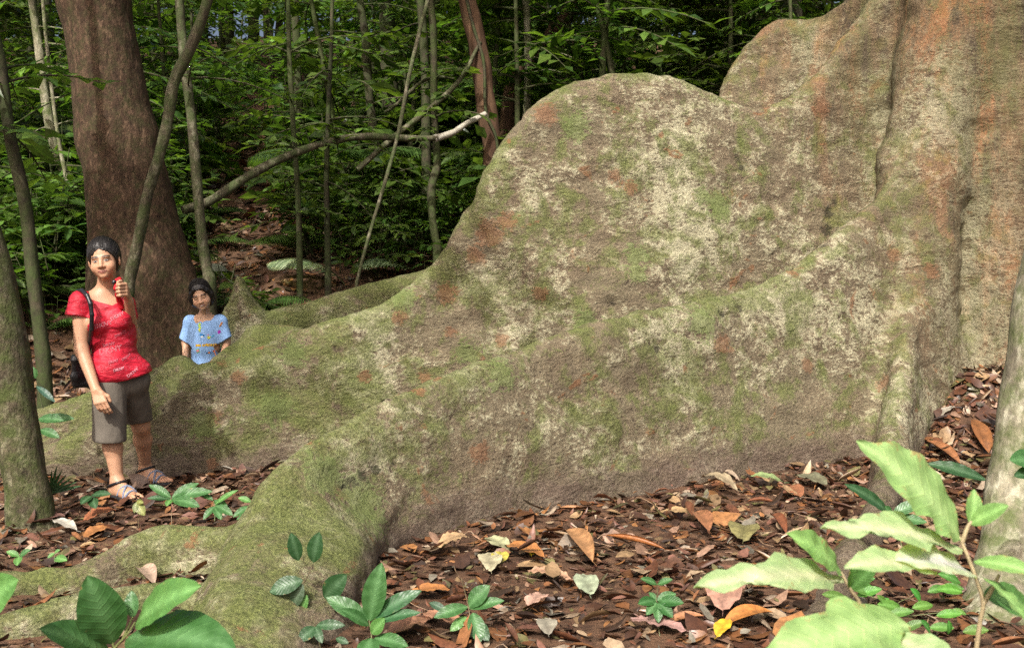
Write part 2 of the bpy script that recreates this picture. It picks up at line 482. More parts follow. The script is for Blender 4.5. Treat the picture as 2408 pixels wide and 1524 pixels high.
COLS.chain([P(860, 1270, 5.05), P(800, 1350, 4.65), P(745, 1470, 4.2), P(700, 1620, 3.78)], [.10, .13, .13, .12], .2)
def tree_d(p, c=None):
    d = smin(trunk_d(p), COLS(p), .55)
    for nm, s in SH.items():
        m = np.all((p > s.lo - np.array([0, 0, 6.])) & (p < s.hi), 1)
        if m.any():
            v = np.full(len(p), 9.0); v[m] = s(p[m])
            d = smin(d, v, s.k)
    return d
TV, TQ = surface(tree_d, (-4.6, 3.4, -.35), (6.6, 12.2, 7.2), .034, B=8, lip=1.7)
print('tree verts', len(TV))

def pix_normals(V, Q):
    n = np.cross(V[Q[:, 2]] - V[Q[:, 0]], V[Q[:, 3]] - V[Q[:, 1]])
    N = np.zeros_like(V)
    for k in range(4): np.add.at(N, Q[:, k], n)
    return N / (np.linalg.norm(N, axis=1)[:, None] + 1e-12)
TN = pix_normals(TV, TQ)
disp = np.array([mnoise.fractal(Vector((a * 1.1, b * 1.1, c * 2.0)), 1.0, 2.0, 5) for a, b, c in TV])
fine = np.array([mnoise.fractal(Vector((a * 4.0, b * 4.0, c * 8.5)), .8, 2.1, 4) for a, b, c in TV])
TV = TV + TN * (disp * .034 + fine * .019)[:, None]

t = Nt('buttress_bark')
v = t.coord(); vs = t.coord((1, 1, 1.6), rot=(0, math.radians(14), 0)); vt = t.coord((1, 1, .16))
sep = t.n('ShaderNodeSeparateXYZ'); t.l(v, sep.inputs[0])
XW = t.math('ADD', sep.outputs['X'], float(TC[0]))
geo = t.n('ShaderNodeNewGeometry'); sn = t.n('ShaderNodeSeparateXYZ'); t.l(geo.outputs['Normal'], sn.inputs[0])
big = t.noise(v, .8, 4, .6); pat = t.noise(vs, 1.7, 5, .6, .6); mid = t.noise(vs, 5.5, 8, .68, .7); fin = t.noise(vs, 19, 7, .72, .4); gr = t.noise(v, 75, 5, .75); gr2 = t.noise(vs, 38, 6, .75, .3)
st = t.noise(vt, 7, 9, .68); st2 = t.noise(vt, 22, 7, .7)
A = lambda x, y: t.math('ADD', x, y)
MA = lambda x, m, c: t.math('MULTIPLY_ADD', x, m, c)
c = t.mix(t.ramp(A(MA(gr, .5, 0), MA(mid, .5, 0)), [(.40, 0), (.60, 1)]), (.115, .084, .055), (.265, .215, .135))
c = t.mix(t.ramp(pat, [(.42, 0), (.58, .6)]), c, t.mix(gr2, (.120, .098, .062), (.235, .205, .130)))
# flaky cream lichen: broad areas broken up by finer and finer flakes
lich = A(A(MA(mid, .45, 0), MA(fin, .40, 0)), MA(gr2, .40, 0))
lich = A(lich, MA(t.noise(v, 1.3, 4, .6), .55, -.275))
c = t.mix(t.ramp(lich, [(.61, 0), (.66, .75), (.74, 1)]), c, t.mix(t.ramp(gr, [(.35, 0), (.65, 1)]), (.28, .255, .155), (.58, .55, .38)))
# dark cracks and pits
c = t.mix(t.ramp(A(MA(gr2, .6, 0), MA(fin, .5, 0)), [(.42, .9), (.48, 0)]), c, (.055, .040, .027))
# moss in patches
mossn = A(A(MA(t.noise(v, 2.6, 6, .62, 1.0), .62, 0), MA(t.noise(v, 9, 7, .7), .42, 0)), MA(gr2, .26, -.13))
mossn = A(mossn, MA(sn.outputs['Z'], .085, 0))
mossn = t.math('SUBTRACT', mossn, t.math('MULTIPLY', t.math('SUBTRACT', XW, 1.6, clamp=True), .03))
mossn = A(mossn, t.math('MULTIPLY', t.math('SUBTRACT', -.4, XW, clamp=True), .055))
c = t.mix(t.ramp(mossn, [(.515, 0), (.575, .6), (.68, .92)]), c, t.mix(t.ramp(gr, [(.35, 0), (.65, 1)]), (.042, .058, .012), (.185, .215, .062)))
rust = t.noise(t.coord((1, 1, 1.3), rot=(0, .5, 0)), 2.9, 3, .5, 1.2)
c = t.mix(t.ramp(A(rust, MA(fin, .34, 0)), [(.835, 0), (.87, .78)]), c, t.mix(gr2, (.12, .06, .03), (.30, .145, .068)))
# trunk side: orange brown with vertical streaks
tm = MA(XW, .50, -1.25)
tm = A(tm, MA(sep.outputs['Z'], .20, -.30))
tm = t.math('ADD', tm, MA(big, 1.1, -.55), clamp=True)
tc = t.mix(t.ramp(A(MA(st, .7, 0), MA(gr2, .3, 0)), [(.40, 0), (.60, 1)]), (.062, .041, .022), (.180, .114, .060))
tc = t.mix(t.ramp(A(MA(gr2, .5, 0), MA(st2, .6, 0)), [(.57, 0), (.68, .5)]), tc, (.32, .25, .15))
tc = t.mix(t.ramp(A(MA(gr, .45, 0), t.noise(vt, 3.5, 6, .65)), [(.74, 0), (.84, .7)]), tc, (.30, .115, .042))
tc = t.mix(t.ramp(A(t.noise(t.coord((1, 1, .3)), 2.6, 9, .74), MA(gr2, .3, -.15)), [(.47, 0), (.57, .85)]), tc, t.mix(gr, (.045, .048, .015), (.125, .120, .046)))
tc = t.mix(t.ramp(A(MA(gr2, .35, 0), st), [(.52, .85), (.62, 0)]), tc, (.045, .030, .020))
c = t.mix(MA(tm, .85, 0), c, tc)
# bare brown skirt next to the soil
sk_ = A(MA(sep.outputs['Z'], -2.9, 0), MA(mid, 2.0, 0))
sk_ = A(sk_, MA(t.math('ADD', XW, 1.2, clamp=True), .16, -.02))
YW = t.math('ADD', sep.outputs['Y'], float(TC[1]))
sk_ = t.math('SUBTRACT', sk_, t.math('MULTIPLY', t.math('MULTIPLY', t.math('SUBTRACT', 5.4, YW, clamp=True), t.math('SUBTRACT', -.5, XW, clamp=True)), .75))
c = t.mix(t.ramp(sk_, [(.42, 0), (.80, .82)]), c, t.mix(t.ramp(A(MA(fin, .5, 0), MA(gr, .5, 0)), [(.40, 0), (.60, 1)]), (.075, .050, .036), (.185, .135, .105)))
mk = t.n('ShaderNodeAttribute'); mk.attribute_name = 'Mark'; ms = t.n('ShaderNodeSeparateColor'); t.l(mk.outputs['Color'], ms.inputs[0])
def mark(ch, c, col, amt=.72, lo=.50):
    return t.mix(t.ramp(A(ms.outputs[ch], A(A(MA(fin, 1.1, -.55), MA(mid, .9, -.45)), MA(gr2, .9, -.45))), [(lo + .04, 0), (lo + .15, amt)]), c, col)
c = mark("Green", c, t.mix(gr2, (.11, .055, .03), (.29, .145, .075)))
c = mark('Blue', c, t.mix(gr2, (.075, .105, .025), (.20, .25, .085)))
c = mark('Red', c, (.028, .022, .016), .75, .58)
hgt = A(A(mid, MA(fin, .8, 0)), MA(gr2, .25, 0))
t.bump(hgt, .85, .05)
M_BARK = t.out(c, t.ramp(fin, [(.3, .55), (.7, .9)]), .25)

# dark scars and painted shade of the root hollow, rusty bare patches, bright moss cushions
_bv = BVHTree.FromPolygons([tuple(q) for q in TV.tolist()], TQ.tolist())
MARK = np.zeros((len(TV), 3))
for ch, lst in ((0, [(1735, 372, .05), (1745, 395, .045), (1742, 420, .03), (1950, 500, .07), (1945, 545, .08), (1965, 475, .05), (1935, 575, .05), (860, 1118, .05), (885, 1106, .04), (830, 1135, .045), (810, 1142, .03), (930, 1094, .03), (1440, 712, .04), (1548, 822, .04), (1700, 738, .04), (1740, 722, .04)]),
                (1, [(1150, 555, .13), (1120, 600, .09), (1190, 520, .09), (1285, 268, .11), (1050, 690, .10), (940, 745, .07), (1485, 445, .07), (1270, 690, .07), (1935, 255, .11), (860, 885, .06), (560, 890, .06), (505, 985, .07), (1700, 810, .09), (1000, 885, .06), (1130, 1065, .08), (1060, 780, .06), (1445, 415, .06), (1180, 800, .06), (500, 1090, .05), (800, 1160, .06), (2100, 600, .07), (2190, 640, .09), (2080, 900, .07), (1900, 860, .07)]),
                (2, [(1495, 600, .12), (1500, 640, .10), (1690, 485, .15), (1650, 460, .09), (1355, 300, .14), (850, 1185, .20), (760, 1120, .16), (1180, 880, .13), (1380, 760, .12), (1650, 760, .14), (690, 830, .12), (1100, 830, .12), (950, 700, .12), (650, 960, .14), (480, 1000, .12)])):
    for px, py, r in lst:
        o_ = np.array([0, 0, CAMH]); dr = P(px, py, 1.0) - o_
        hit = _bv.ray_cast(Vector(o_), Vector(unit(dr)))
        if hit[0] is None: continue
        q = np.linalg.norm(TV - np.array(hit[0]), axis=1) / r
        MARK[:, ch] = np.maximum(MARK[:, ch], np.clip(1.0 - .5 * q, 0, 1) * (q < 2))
        if ch == 0: TV = TV - TN * (.022 * np.exp(-q * q))[:, None]
# split the one skin into trunk and plank roots; the shared normals keep the joints smooth
fc = TV[TQ].mean(1)
part_names = ['trunk'] + list(SH)
D = [np.minimum(trunk_d(fc), COLS(fc)) - .30]
for nm, s in SH.items():
    D.append(np.concatenate([s(x) for x in np.array_split(fc, 6)]))
D = np.stack(D); own = np.argmin(D, 0)
_vf = {}
for fi, q in enumerate(TQ.tolist()):
    for a_ in q: _vf.setdefault(a_, []).append(fi)
for k in range(len(part_names)):          # every part one connected piece
    left = set(np.nonzero(own == k)[0].tolist()); comps = []
    while left:
        f0 = left.pop(); st_ = [f0]; cm = [f0]
        while st_:
            for a_ in TQ[st_.pop()]:
                for g_ in _vf[a_]:
                    if g_ in left: left.discard(g_); st_.append(g_); cm.append(g_)
        comps.append(cm)
    comps.sort(key=len)
    for cm in comps[:-1]:
        dd_ = D[:, cm].copy(); dd_[k] = 9; own[cm] = np.argmin(dd_.mean(1))
TN = pix_normals(TV, TQ)
big_tree = empty('buttressed_tree', (TC[0], TC[1], 0), 'huge rainforest tree with mossy plank roots sweeping down to the leaf litter', 'tree')
PART_LABEL = {'front': 'long front plank root ending in a steep toe', 'big': 'tallest plank root with a rounded hump', 'back': 'brown plank root behind the hump', 'crest': 'narrow root crest running down to the fallen leaves', 'fin': 'small pointed root fin', 'toe': 'low mossy root beside the steep toe', 'behind': 'mossy root ridge beyond the child'}
for k, nm in enumerate(part_names):
    q = TQ[own == k]
    if len(q) == 0: continue
    ids, inv = np.unique(q, return_inverse=True)
    org = np.array([TC[0], TC[1], 0])
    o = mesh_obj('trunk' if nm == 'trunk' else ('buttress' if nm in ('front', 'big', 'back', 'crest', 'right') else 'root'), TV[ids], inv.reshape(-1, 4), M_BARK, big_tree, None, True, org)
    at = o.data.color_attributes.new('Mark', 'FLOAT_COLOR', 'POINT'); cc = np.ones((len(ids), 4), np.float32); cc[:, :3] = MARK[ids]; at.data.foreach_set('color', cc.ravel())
    o.data.normals_split_custom_set_from_vertices(TN[ids].tolist())
    if nm in PART_LABEL: o['label'] = PART_LABEL[nm]
# ------------------------------------------------------------------ forest behind
M_LEAF = leaf_material('forest_leaf', .42, .30, .5)
M_STEM = bark_material('green_stem_bark', (.035, .030, .019), (.095, .08, .05), (.06, .085, .025), .50, 9, .4, .4)
M_DARKBARK = bark_material('dark_trunk_bark', (.030, .026, .018), (.085, .070, .045), (.05, .07, .022), .48, 7, .4, .6)
M_GREYBARK = bark_material('grey_lichen_bark', (.16, .14, .10), (.30, .27, .19), (.085, .11, .035), .46, 8, .45, .8, (.40, .38, .28), .42)
M_BLOTCH = bark_material('blotched_mossy_bark', (.035, .027, .018), (.135, .11, .07), (.065, .085, .024), .47, 10, .5, 1.0, (.25, .23, .15), .40, .04)
M_REDBARK = bark_material('red_brown_bark', (.042, .026, .016), (.098, .059, .036), (.052, .050, .020), .42, 16, .42, 1.0, (.165, .104, .064), .40)
M_RUSTBARK = bark_material('rust_brown_bark', (.060, .032, .019), (.15, .088, .050), (.06, .06, .025), .30, 5, .18, .8)
M_LIANA = bark_material('mossy_liana_bark', (.055, .045, .028), (.135, .115, .075), (.055, .075, .025), .48, 11, .5, .9, (.24, .225, .155), .40)
M_DEAD = bark_material('bleached_dead_wood', (.32, .29, .23), (.50, .47, .39), (.12, .13, .07), .25, 8, .4, .5)

LT2 = leaf_tpl(2, .20, .22, .35)
LT3 = leaf_tpl(3, .19, .22, .5, seed=2)
LTB = leaf_tpl(2, .31, .18, .4)
LT4 = leaf_tpl(4, .20, .2, .6, seed=3, wav=.01)

def green(n, lo=(.036, .080, .018), hi=(.140, .235, .045), p=1.1):
    u = rng.random((n, 1)) ** p
    c = np.array(lo) * (1 - u) + np.array(hi) * u
    return c * (1 + .15 * rng.standard_normal((n, 1))).clip(.6, 1.5)


def spray(ml, ms, base, d, L, ll, n, tpl=LT2, droop=.25, flat=True, tint=1.0, spread=.9):
    """a twig with leaves alternating left and right in one plane"""
    if tpl is LT2 and rng.random() < .45: tpl = LTB
    d = unit(np.asarray(d, float)); base = np.asarray(base, float)
    up = np.array([0, 0, 1.])
    s = np.linspace(0, 1, 6)[:, None]
    pts = base + d * L * s + up * (-droop * L * s ** 2)
    if ms is not None: tube(ms, pts, np.linspace(.006, .002, 6) * (1 + L), 4, col=(1, 1, 1), cap=False)
    t = np.linspace(.22, 1, n) + rng.uniform(-.02, .02, n)
    q = base + d * L * t[:, None] + up * (-droop * L * t[:, None] ** 2)
    side = unit(np.cross(d, up)); sg = np.where(np.arange(n) % 2 == 0, 1, -1)[:, None]
    dirs = d * .55 + side * sg * spread + np.array([0, 0, -.22]) + rng.normal(0, .18, (n, 3))
    dirs[-1] = d + rng.normal(0, .1, 3)
    ups = np.array([0, 0, 1.]) + rng.normal(0, .28 if flat else .6, (n, 3)) + .2 * d
    put_leaves(ml, tpl, q, dirs, ups, ll * rng.uniform(.65, 1.15, n), green(n) * tint)

def rdir(a, el): return np.array([math.cos(a) * math.cos(el), math.sin(a) * math.cos(el), math.sin(el)])

def plant_meshes(kind, seed):
    """returns (leaf MB, stem MB) in local coordinates, base at 0"""
    global rng
    rng = np.random.default_rng(seed)
    ml, ms = MB(), MB()
    if kind == 'seedling':          # ankle high
        h = rng.uniform(.18, .34); top = np.array([rng.normal(0, .03), rng.normal(0, .03), h])
        tube(ms, [[0, 0, -.04], top * .5, top], [.004, .003, .002], 4, cap=False)
        n = rng.integers(6, 10); a = np.arange(n) * 2.4 + rng.uniform(0, 6)
        z = np.linspace(.45, 1, n)
        pos = top * z[:, None]
        dirs = np.stack([np.cos(a), np.sin(a), rng.uniform(-.15, .45, n)], 1)
        put_leaves(ml, LT4, pos, dirs, np.array([0, 0, 1.]) + rng.normal(0, .2, (n, 3)), rng.uniform(.10, .19, n), green(n, (.045, .095, .02), (.11, .20, .045)))
    elif kind == 'low_shrub':
        for k in range(rng.integers(3, 6)):
            a = rng.uniform(0, 6.28); h = rng.uniform(.35, .75); b = np.array([rng.normal(0, .08), rng.normal(0, .08), -.03])
            top = b + rdir(a, rng.uniform(.9, 1.4)) * h
            tube(ms, [b, (b + top) / 2 + .02, top], [.007, .005, .003], 5, cap=False)
            for j in range(4):
                f = rng.uniform(.4, 1)
                spray(ml, ms, b + (top - b) * f, rdir(a + rng.uniform(-1.6, 1.6), rng.uniform(.0, .7)), rng.uniform(.2, .45), rng.uniform(.12, .20), 8, LT3)
    elif kind == 'shrub':
        for k in range(rng.integers(3, 5)):
            a = rng.uniform(0, 6.28); h = rng.uniform(.9, 1.7); b = np.array([rng.normal(0, .12), rng.normal(0, .12), -.05])
            top = b + rdir(a, rng.uniform(1.05, 1.45)) * h
            tube(ms, [b, (b + top) / 2 + rng.normal(0, .04, 3), top], [.014, .009, .004], 5, cap=False)
            for j in range(9):
                f = rng.uniform(.3, 1)
                spray(ml, ms, b + (top - b) * f, rdir(a + rng.uniform(-2.5, 2.5), rng.uniform(-.1, .6)), rng.uniform(.4, .75), rng.uniform(.16, .25), 9, LT2)
    elif kind == 'sapling':
        h = rng.uniform(4.2, 6.0); lean = rng.normal(0, .25, 2)
        path = np.array([[0, 0, -.1], [lean[0] * .3, lean[1] * .3, h * .35], [lean[0], lean[1], h * .7], [lean[0] * 1.4, lean[1] * 1.4, h]])
        path[1:3, :2] += rng.normal(0, .08, (2, 2))
        tube(ms, path, [.038, .03, .02, .006], 6, 14, .1, cap=False)
        c = catmull(path, 40)
        for j in range(42):
            i = rng.integers(12, 40)
            spray(ml, ms, c[i], rdir(rng.uniform(0, 6.28), rng.uniform(-.15, .45)), rng.uniform(.6, 1.3), rng.uniform(.18, .28), 13, LT2, .3)
    elif kind == 'tree':
        h = rng.uniform(9, 12); lean = rng.normal(0, .5, 2)
        path = np.array([[0, 0, -.3], [lean[0] * .3, lean[1] * .3, h * .35], [lean[0], lean[1], h * .7], [lean[0] * 1.4, lean[1] * 1.4, h]])
        tube(ms, path, [.16, .13, .09, .02], 8, 16, .1, cap=False)
        c = catmull(path, 40)
        for j in range(30):
            i = rng.integers(9, 40); a = rng.uniform(0, 6.28); L = rng.uniform(1.0, 2.4); el = rng.uniform(-.2, .6)
            e = c[i] + rdir(a, el) * L
            tube(ms, [c[i], (c[i] + e) / 2 + [0, 0, .1], e], [.03, .02, .008], 4, cap=False)
            for q in range(7):
                f = rng.uniform(.25, 1)
                spray(ml, None, c[i] + (e - c[i]) * f, rdir(a + rng.uniform(-1.7, 1.7), rng.uniform(-.3, .5)), rng.uniform(.6, 1.2), rng.uniform(.24, .36), 9, LT2, .3)
    elif kind == 'fern':
        for k in range(rng.integers(6, 9)):
            a = rng.uniform(0, 6.28); L = rng.uniform(.5, .95)
            frond(ml, ms, np.zeros(3), a, L)
    elif kind == 'palm':
        for k in range(8):
            frond(ml, ms, np.array([0, 0, .9]), k * .8 + rng.uniform(-.2, .2), rng.uniform(1.1, 1.7), .24, .9)
        tube(ms, [[0, 0, -.1], [0.02, 0, .5], [0, 0, .95]], [.03, .028, .022], 6, cap=False)
    return ml, ms

def frond(ml, ms, base, a, L, wid=.17, el=.95, tint=1.0, npin=22):
    s = np.linspace(0, 1, 12)
    ang = el - 1.35 * s
    st = L / 11
    x = np.concatenate([[0], np.cumsum(np.cos(ang[1:]) * st)]); z = np.concatenate([[0], np.cumsum(np.sin(ang[1:]) * st)])
    pts = base + np.stack([np.cos(a) * x, np.sin(a) * x, z], 1)
    tube(ms, pts, np.linspace(.006, .002, 12) * (1 + L * .5), 4, cap=False)
    c = catmull(pts, npin + 4)[4:]
    T = np.gradient(c, axis=0); T /= np.linalg.norm(T, axis=1)[:, None]
    side = np.cross(T, [0, 0, 1.]); side /= np.linalg.norm(side, axis=1)[:, None] + 1e-9
    f = np.linspace(0, 1, len(c))
    ln = L * wid * np.sin(np.pi * (.12 + .86 * f)) ** .7 * 2
    for sg in (1, -1):
        put_leaves(ml, LTP, c, side * sg + T * .55 + np.array([0, 0, -.12]), np.cross(side, T) + [0, 0, .4], ln, green(len(c), (.045, .09, .02), (.10, .17, .045)) * tint)
LTP = leaf_tpl(3, .055, .2, .5)

PROTO = {}
def proto(kind, i, seed):
    ml, ms = plant_meshes(kind, seed)
    V, F_, C = ml.arrays()
    r = empty(kind)
    r.name = NAMES[kind]
    o1 = mesh_obj(NAMES2[kind], V, F_, M_LEAF, r, C, False)
    o2 = ms.build('stem' if kind not in ('tree', 'sapling') else 'trunk', M_DARKBARK if kind == 'tree' else M_STEM, r)
    PROTO.setdefault(kind, []).append([r, [o1, o2], False])
NAMES = dict(seedling='forest_seedling', low_shrub='low_shrub', shrub='understorey_shrub', sapling='leafy_sapling', tree='forest_tree', fern='fern', palm='understorey_palm')
NAMES2 = dict(seedling='foliage', low_shrub='foliage', shrub='foliage', sapling='crown', tree='crown', fern='fronds', palm='fronds')
for kind, n in (('seedling', 5), ('low_shrub', 5), ('shrub', 5), ('sapling', 5), ('tree', 3), ('fern', 3), ('palm', 2)):
    for i in range(n): proto(kind, i, 100 + 17 * i + len(kind) * 1000)
rng = np.random.default_rng(11)
CNT = {}
def place(kind, loc, sc, rz, label, cat, group):
    ps = PROTO[kind]; k = CNT.get(kind, 0); CNT[kind] = k + 1
    r0, ch, used = ps[k % len(ps)]
    if not used:
        r = r0; ps[k % len(ps)][2] = True
    else:
        r = r0.copy(); COL.objects.link(r)
        for c in ch:
            d = c.copy(); COL.objects.link(d); d.parent = r
    r.location = tuple(float(q) for q in loc); r.rotation_euler = (rng.normal(0, .04), rng.normal(0, .04), rz); r.scale = (sc,) * 3
    tag(r, label, cat, group)
    return r

def ridge_y(px):      # upper outline of the roots in the photo, to skip plants wholly hidden by them
    return np.interp(px, [-300, 0, 380, 560, 1000, 1110, 1150, 1250, 1500, 1700, 1760, 1830, 1990, 2100], [1100, 1060, 840, 700, 620, 470, 400, 230, 170, 210, 100, 40, -20, -400])
def proj(p):
    y = p[1]; dz = p[2] - CAMH
    fz = y * CA - dz * SA; vv = y * SA + dz * CA
    return CX + F * p[0] / fz, CY - F * vv / fz
TRAIL = np.array([G(a, b)[:2] for a, b in [(560, 700), (600, 640), (570, 560), (560, 490), (610, 410), (625, 345)]])
def trail_dist(x, y):
    b = 9.
    for p, q in zip(TRAIL[:-1], TRAIL[1:]):
        ab = q - p; t = np.clip(np.dot([x - p[0], y - p[1]], ab) / (ab @ ab), 0, 1)
        b = min(b, np.hypot(*(np.array([x, y]) - p - t * ab)))
    return b
def zone(px, d):
    if px < 180: return 'left of the red-brown trunk'
    if px < 480: return 'behind the red-brown trunk'
    if px < 700: return 'beside the brown trail'
    if px < 1130: return 'in the hollow beyond the roots'
    return 'above the root hump'
DONE = []
def scatter(kind, n, d0, d1, s0, s1, h, what, cat, group, gap, pxr=(-250, 2100), keep_trail=.55, tries=12):
    c = 0
    for _ in range(n * tries):
        if c >= n: break
        d = math.sqrt(rng.uniform(d0 * d0, d1 * d1)); px = rng.uniform(*pxr)
        x = (px - CX) / F * d
        z = float(ground(x, d))
        if trail_dist(x, d) < keep_trail or (600 < px < 1040 and d < 11.5): continue
        if np.hypot(x - TC[0], d - TC[1]) < 2.6 or np.hypot(x + 3.45, d - 9.4) < .9: continue
        if d < 14 and tree_d(np.array([[x, d, z + .1], [x, d, z + .8], [x + .5, d, z + 1.2], [x + .5, d - .4, z + .5]])).min() < .25: continue
        if any(abs(x - a) < gap * g and abs(d - b) < gap * g and k_ == kind for a, b, g, k_ in [(q[0], q[1], 1, q[2]) for q in DONE[-400:]]): continue
        sc = rng.uniform(s0, s1)
        top = proj((x, d, z + h * sc)); bx = proj((x, d, z))
        if top[1] > ridge_y(px) + 10 and px > 380: continue
        if bx[1] < -60: continue
        far = 'high up ' if d > 20 else ''
        place(kind, (x, d, z), sc, rng.uniform(0, 6.28), f'{what} {far}{zone(px, d)}', cat, f'{group} {zone(px, d)}')
        DONE.append((x, d, kind)); c += 1
scatter('seedling', 70, 8.6, 13, .8, 1.5, .3, 'small broad-leaved seedling in leaf litter', 'seedling', 'seedlings', .18, (-150, 1100), .9)
scatter('low_shrub', 85, 9.4, 17, .8, 1.35, .6, 'low leafy green shrub', 'shrub', 'low shrubs', .35, keep_trail=.85)
scatter('fern', 26, 9.5, 16, .7, 1.2, .5, 'arching green fern', 'fern', 'ferns', .5, (-150, 1160))
scatter('palm', 12, 13, 22, .8, 1.2, 1.2, 'spreading understorey palm', 'palm', 'palms', 1.2)
scatter('shrub', 170, 12, 26, .8, 1.5, 1.5, 'dark green understorey shrub', 'shrub', 'shrubs', .6)
scatter('sapling', 84, 12.5, 27, .8, 1.3, 5, 'slender sapling with sprays of leaves', 'sapling', 'saplings', .8, keep_trail=.8)
scatter('sapling', 20, 12.5, 17, .8, 1.1, 5, 'slender sapling with sprays of leaves', 'sapling', 'saplings', .8, (1180, 1960))
scatter('tree', 84, 23, 62, .8, 1.25, 9, 'dense forest tree', 'tree', 'forest trees', 1.6)

scatter('low_shrub', 24, 8.7, 13, .9, 1.5, .6, 'low leafy green shrub', 'shrub', 'low shrubs', .3, (-150, 235))
scatter('shrub', 8, 10, 14, .7, 1.1, 1.5, 'dark green understorey shrub', 'shrub', 'shrubs', .5, (-150, 220))
scatter('shrub', 12, 12, 14, 1.1, 1.5, 1.5, 'dark green understorey shrub', 'shrub', 'shrubs', .6, (1180, 1600))
scatter('tree', 7, 26, 44, .9, 1.3, 9, 'dense forest tree', 'tree', 'forest trees', 1.0, (400, 660), -1)
scatter('seedling', 45, 10.4, 14.5, 1.0, 1.7, .3, 'small broad-leaved seedling in leaf litter', 'seedling', 'seedlings', .18, (540, 1120), .8)
# unseen roof of leaves, added and shaped to shade only the slope
rng = np.random.default_rng(5)
mb = MB()
n = 0
while n < 42:
    x = rng.uniform(-18, 13); y = rng.uniform(-2, 32)
    lim = -.2 + 3.2 * smooth(np.array(x), -3.4, -1.8)
    if y < lim: continue
    if np.sin(x * .9 + 1) * np.sin(y * .8 + 2) > .30: continue
    z = 8.6 + max(0, y - 6) * .28 + rng.uniform(0, 1.6)
    for k in range(6):
        spray(mb, None, (x + rng.normal(0, .7), y + rng.normal(0, .7), z + rng.normal(0, .3)), rdir(rng.uniform(0, 6.28), rng.uniform(-.2, .3)), rng.uniform(1.2, 2.0), rng.uniform(.42, .62), 11, LT2, .15)
    n += 1
V, F_, C = mb.arrays()
tag(mesh_obj('added_shade_canopy', V, F_, M_LEAF, None, C, False), 'unseen leaf canopy added above the slope for shade', 'foliage', None, 'stuff')

# ------------------------------------------------------------------ trunks one can tell apart
def trunk_thing(name, label, cat, pts, rad, mat, sprays=0, seg=10, n=30, bump=.12, up=2.5, leaf=.16, group=None, part='trunk', foliage='crown', base_up=False):
    w = [P(a, b, d) for a, b, d in pts]
    if base_up:
        z = float(ground(w[-1][0], w[-1][1])); w.append(np.array([w[-1][0], w[-1][1], min(z, w[-1][2]) - .15])); rad = list(rad) + [rad[-1] * 1.15]
    w = np.array(w)
    org = w[-1].copy()
    r = empty(name, org, label, cat, group)
    w2, rad2 = w, list(rad)
    if base_up and pts[0][1] < 160:          # trunks go on up out of the picture
        u_ = unit(unit(w[0] - w[1]) + np.array([0, 0, .6])); w2 = np.vstack([w[0] + u_ * 4.5, w[0] + u_ * 2.2, w]); rad2 = [rad[0] * .7, rad[0] * .88] + rad2
    mb = MB(); tube(mb, w2 - org, rad2, seg, n + 14, bump)
    mb.build(part, mat, r)
    if sprays:
        ml, ms = MB(), MB()
        c = catmull(w - org, 40)
        lo = int(40 * (1 - up))
        for k in range(sprays):
            i = rng.integers(0, max(3, int(40 * up)))
            spray(ml, ms, c[i], rdir(rng.uniform(0, 6.28), rng.uniform(-.2, .5)), rng.uniform(.45, 1.0), leaf * rng.uniform(.8, 1.2), 11, LT2, .3)
        V, F_, C = ml.arrays(); f = mesh_obj(foliage, V, F_, M_LEAF, r, C, False)
        ms.build('twig', mat, r)
    return r
rng = np.random.default_rng(21)
TT = trunk_thing
# left edge
TT('mossy_tree', 'blotched mossy trunk at the left edge, nearest the woman', 'tree', [(-150, 100, 5.75), (-60, 480, 5.7), (-8, 700, 5.68), (28, 900, 5.66), (58, 1100, 5.64), (72, 1225, 5.6), (78, 1262, 5.58)], [.09, .105, .11, .112, .115, .13, .17], M_BLOTCH, 0, 16, 50, .10, base_up=True)
TT('dark_sapling', 'thin dark curving sapling at the far left, behind the blotched trunk', 'sapling', [(-30, -40, 8.0), (2, 150, 8.0), (22, 320, 8.0), (58, 480, 8.0), (78, 640, 8.0), (98, 800, 8.0), (104, 880, 8.0)], [.035, .04, .045, .05, .05, .055, .06], M_DARKBARK, 10, 10, 30, .12, .3, .2, base_up=True)
TT('pale_sapling', 'pale sunlit sapling left of the red-brown trunk', 'sapling', [(70, -40, 13), (92, 120, 13), (112, 260, 13), (140, 380, 13), (166, 440, 13)], [.05, .055, .06, .06, .065], M_GREYBARK, 12, 8, 24, .15, .6, base_up=True)
TT('thin_vine_stem', 'thin pale stem running close beside the pale sapling', 'vine', [(98, -30, 12.4), (118, 180, 12.4), (140, 340, 12.4), (164, 470, 12.4)], [.022, .022, .025, .03], M_GREYBARK, 0, 6, 20, .1, base_up=True)
TT('forest_pole_tree', 'straight dark tree at the top left corner', 'tree', [(100, -60, 16), (112, 120, 16), (125, 300, 16), (128, 420, 16)], [.10, .11, .12, .13], M_DARKBARK, 10, 8, 20, .1, .5, base_up=True)
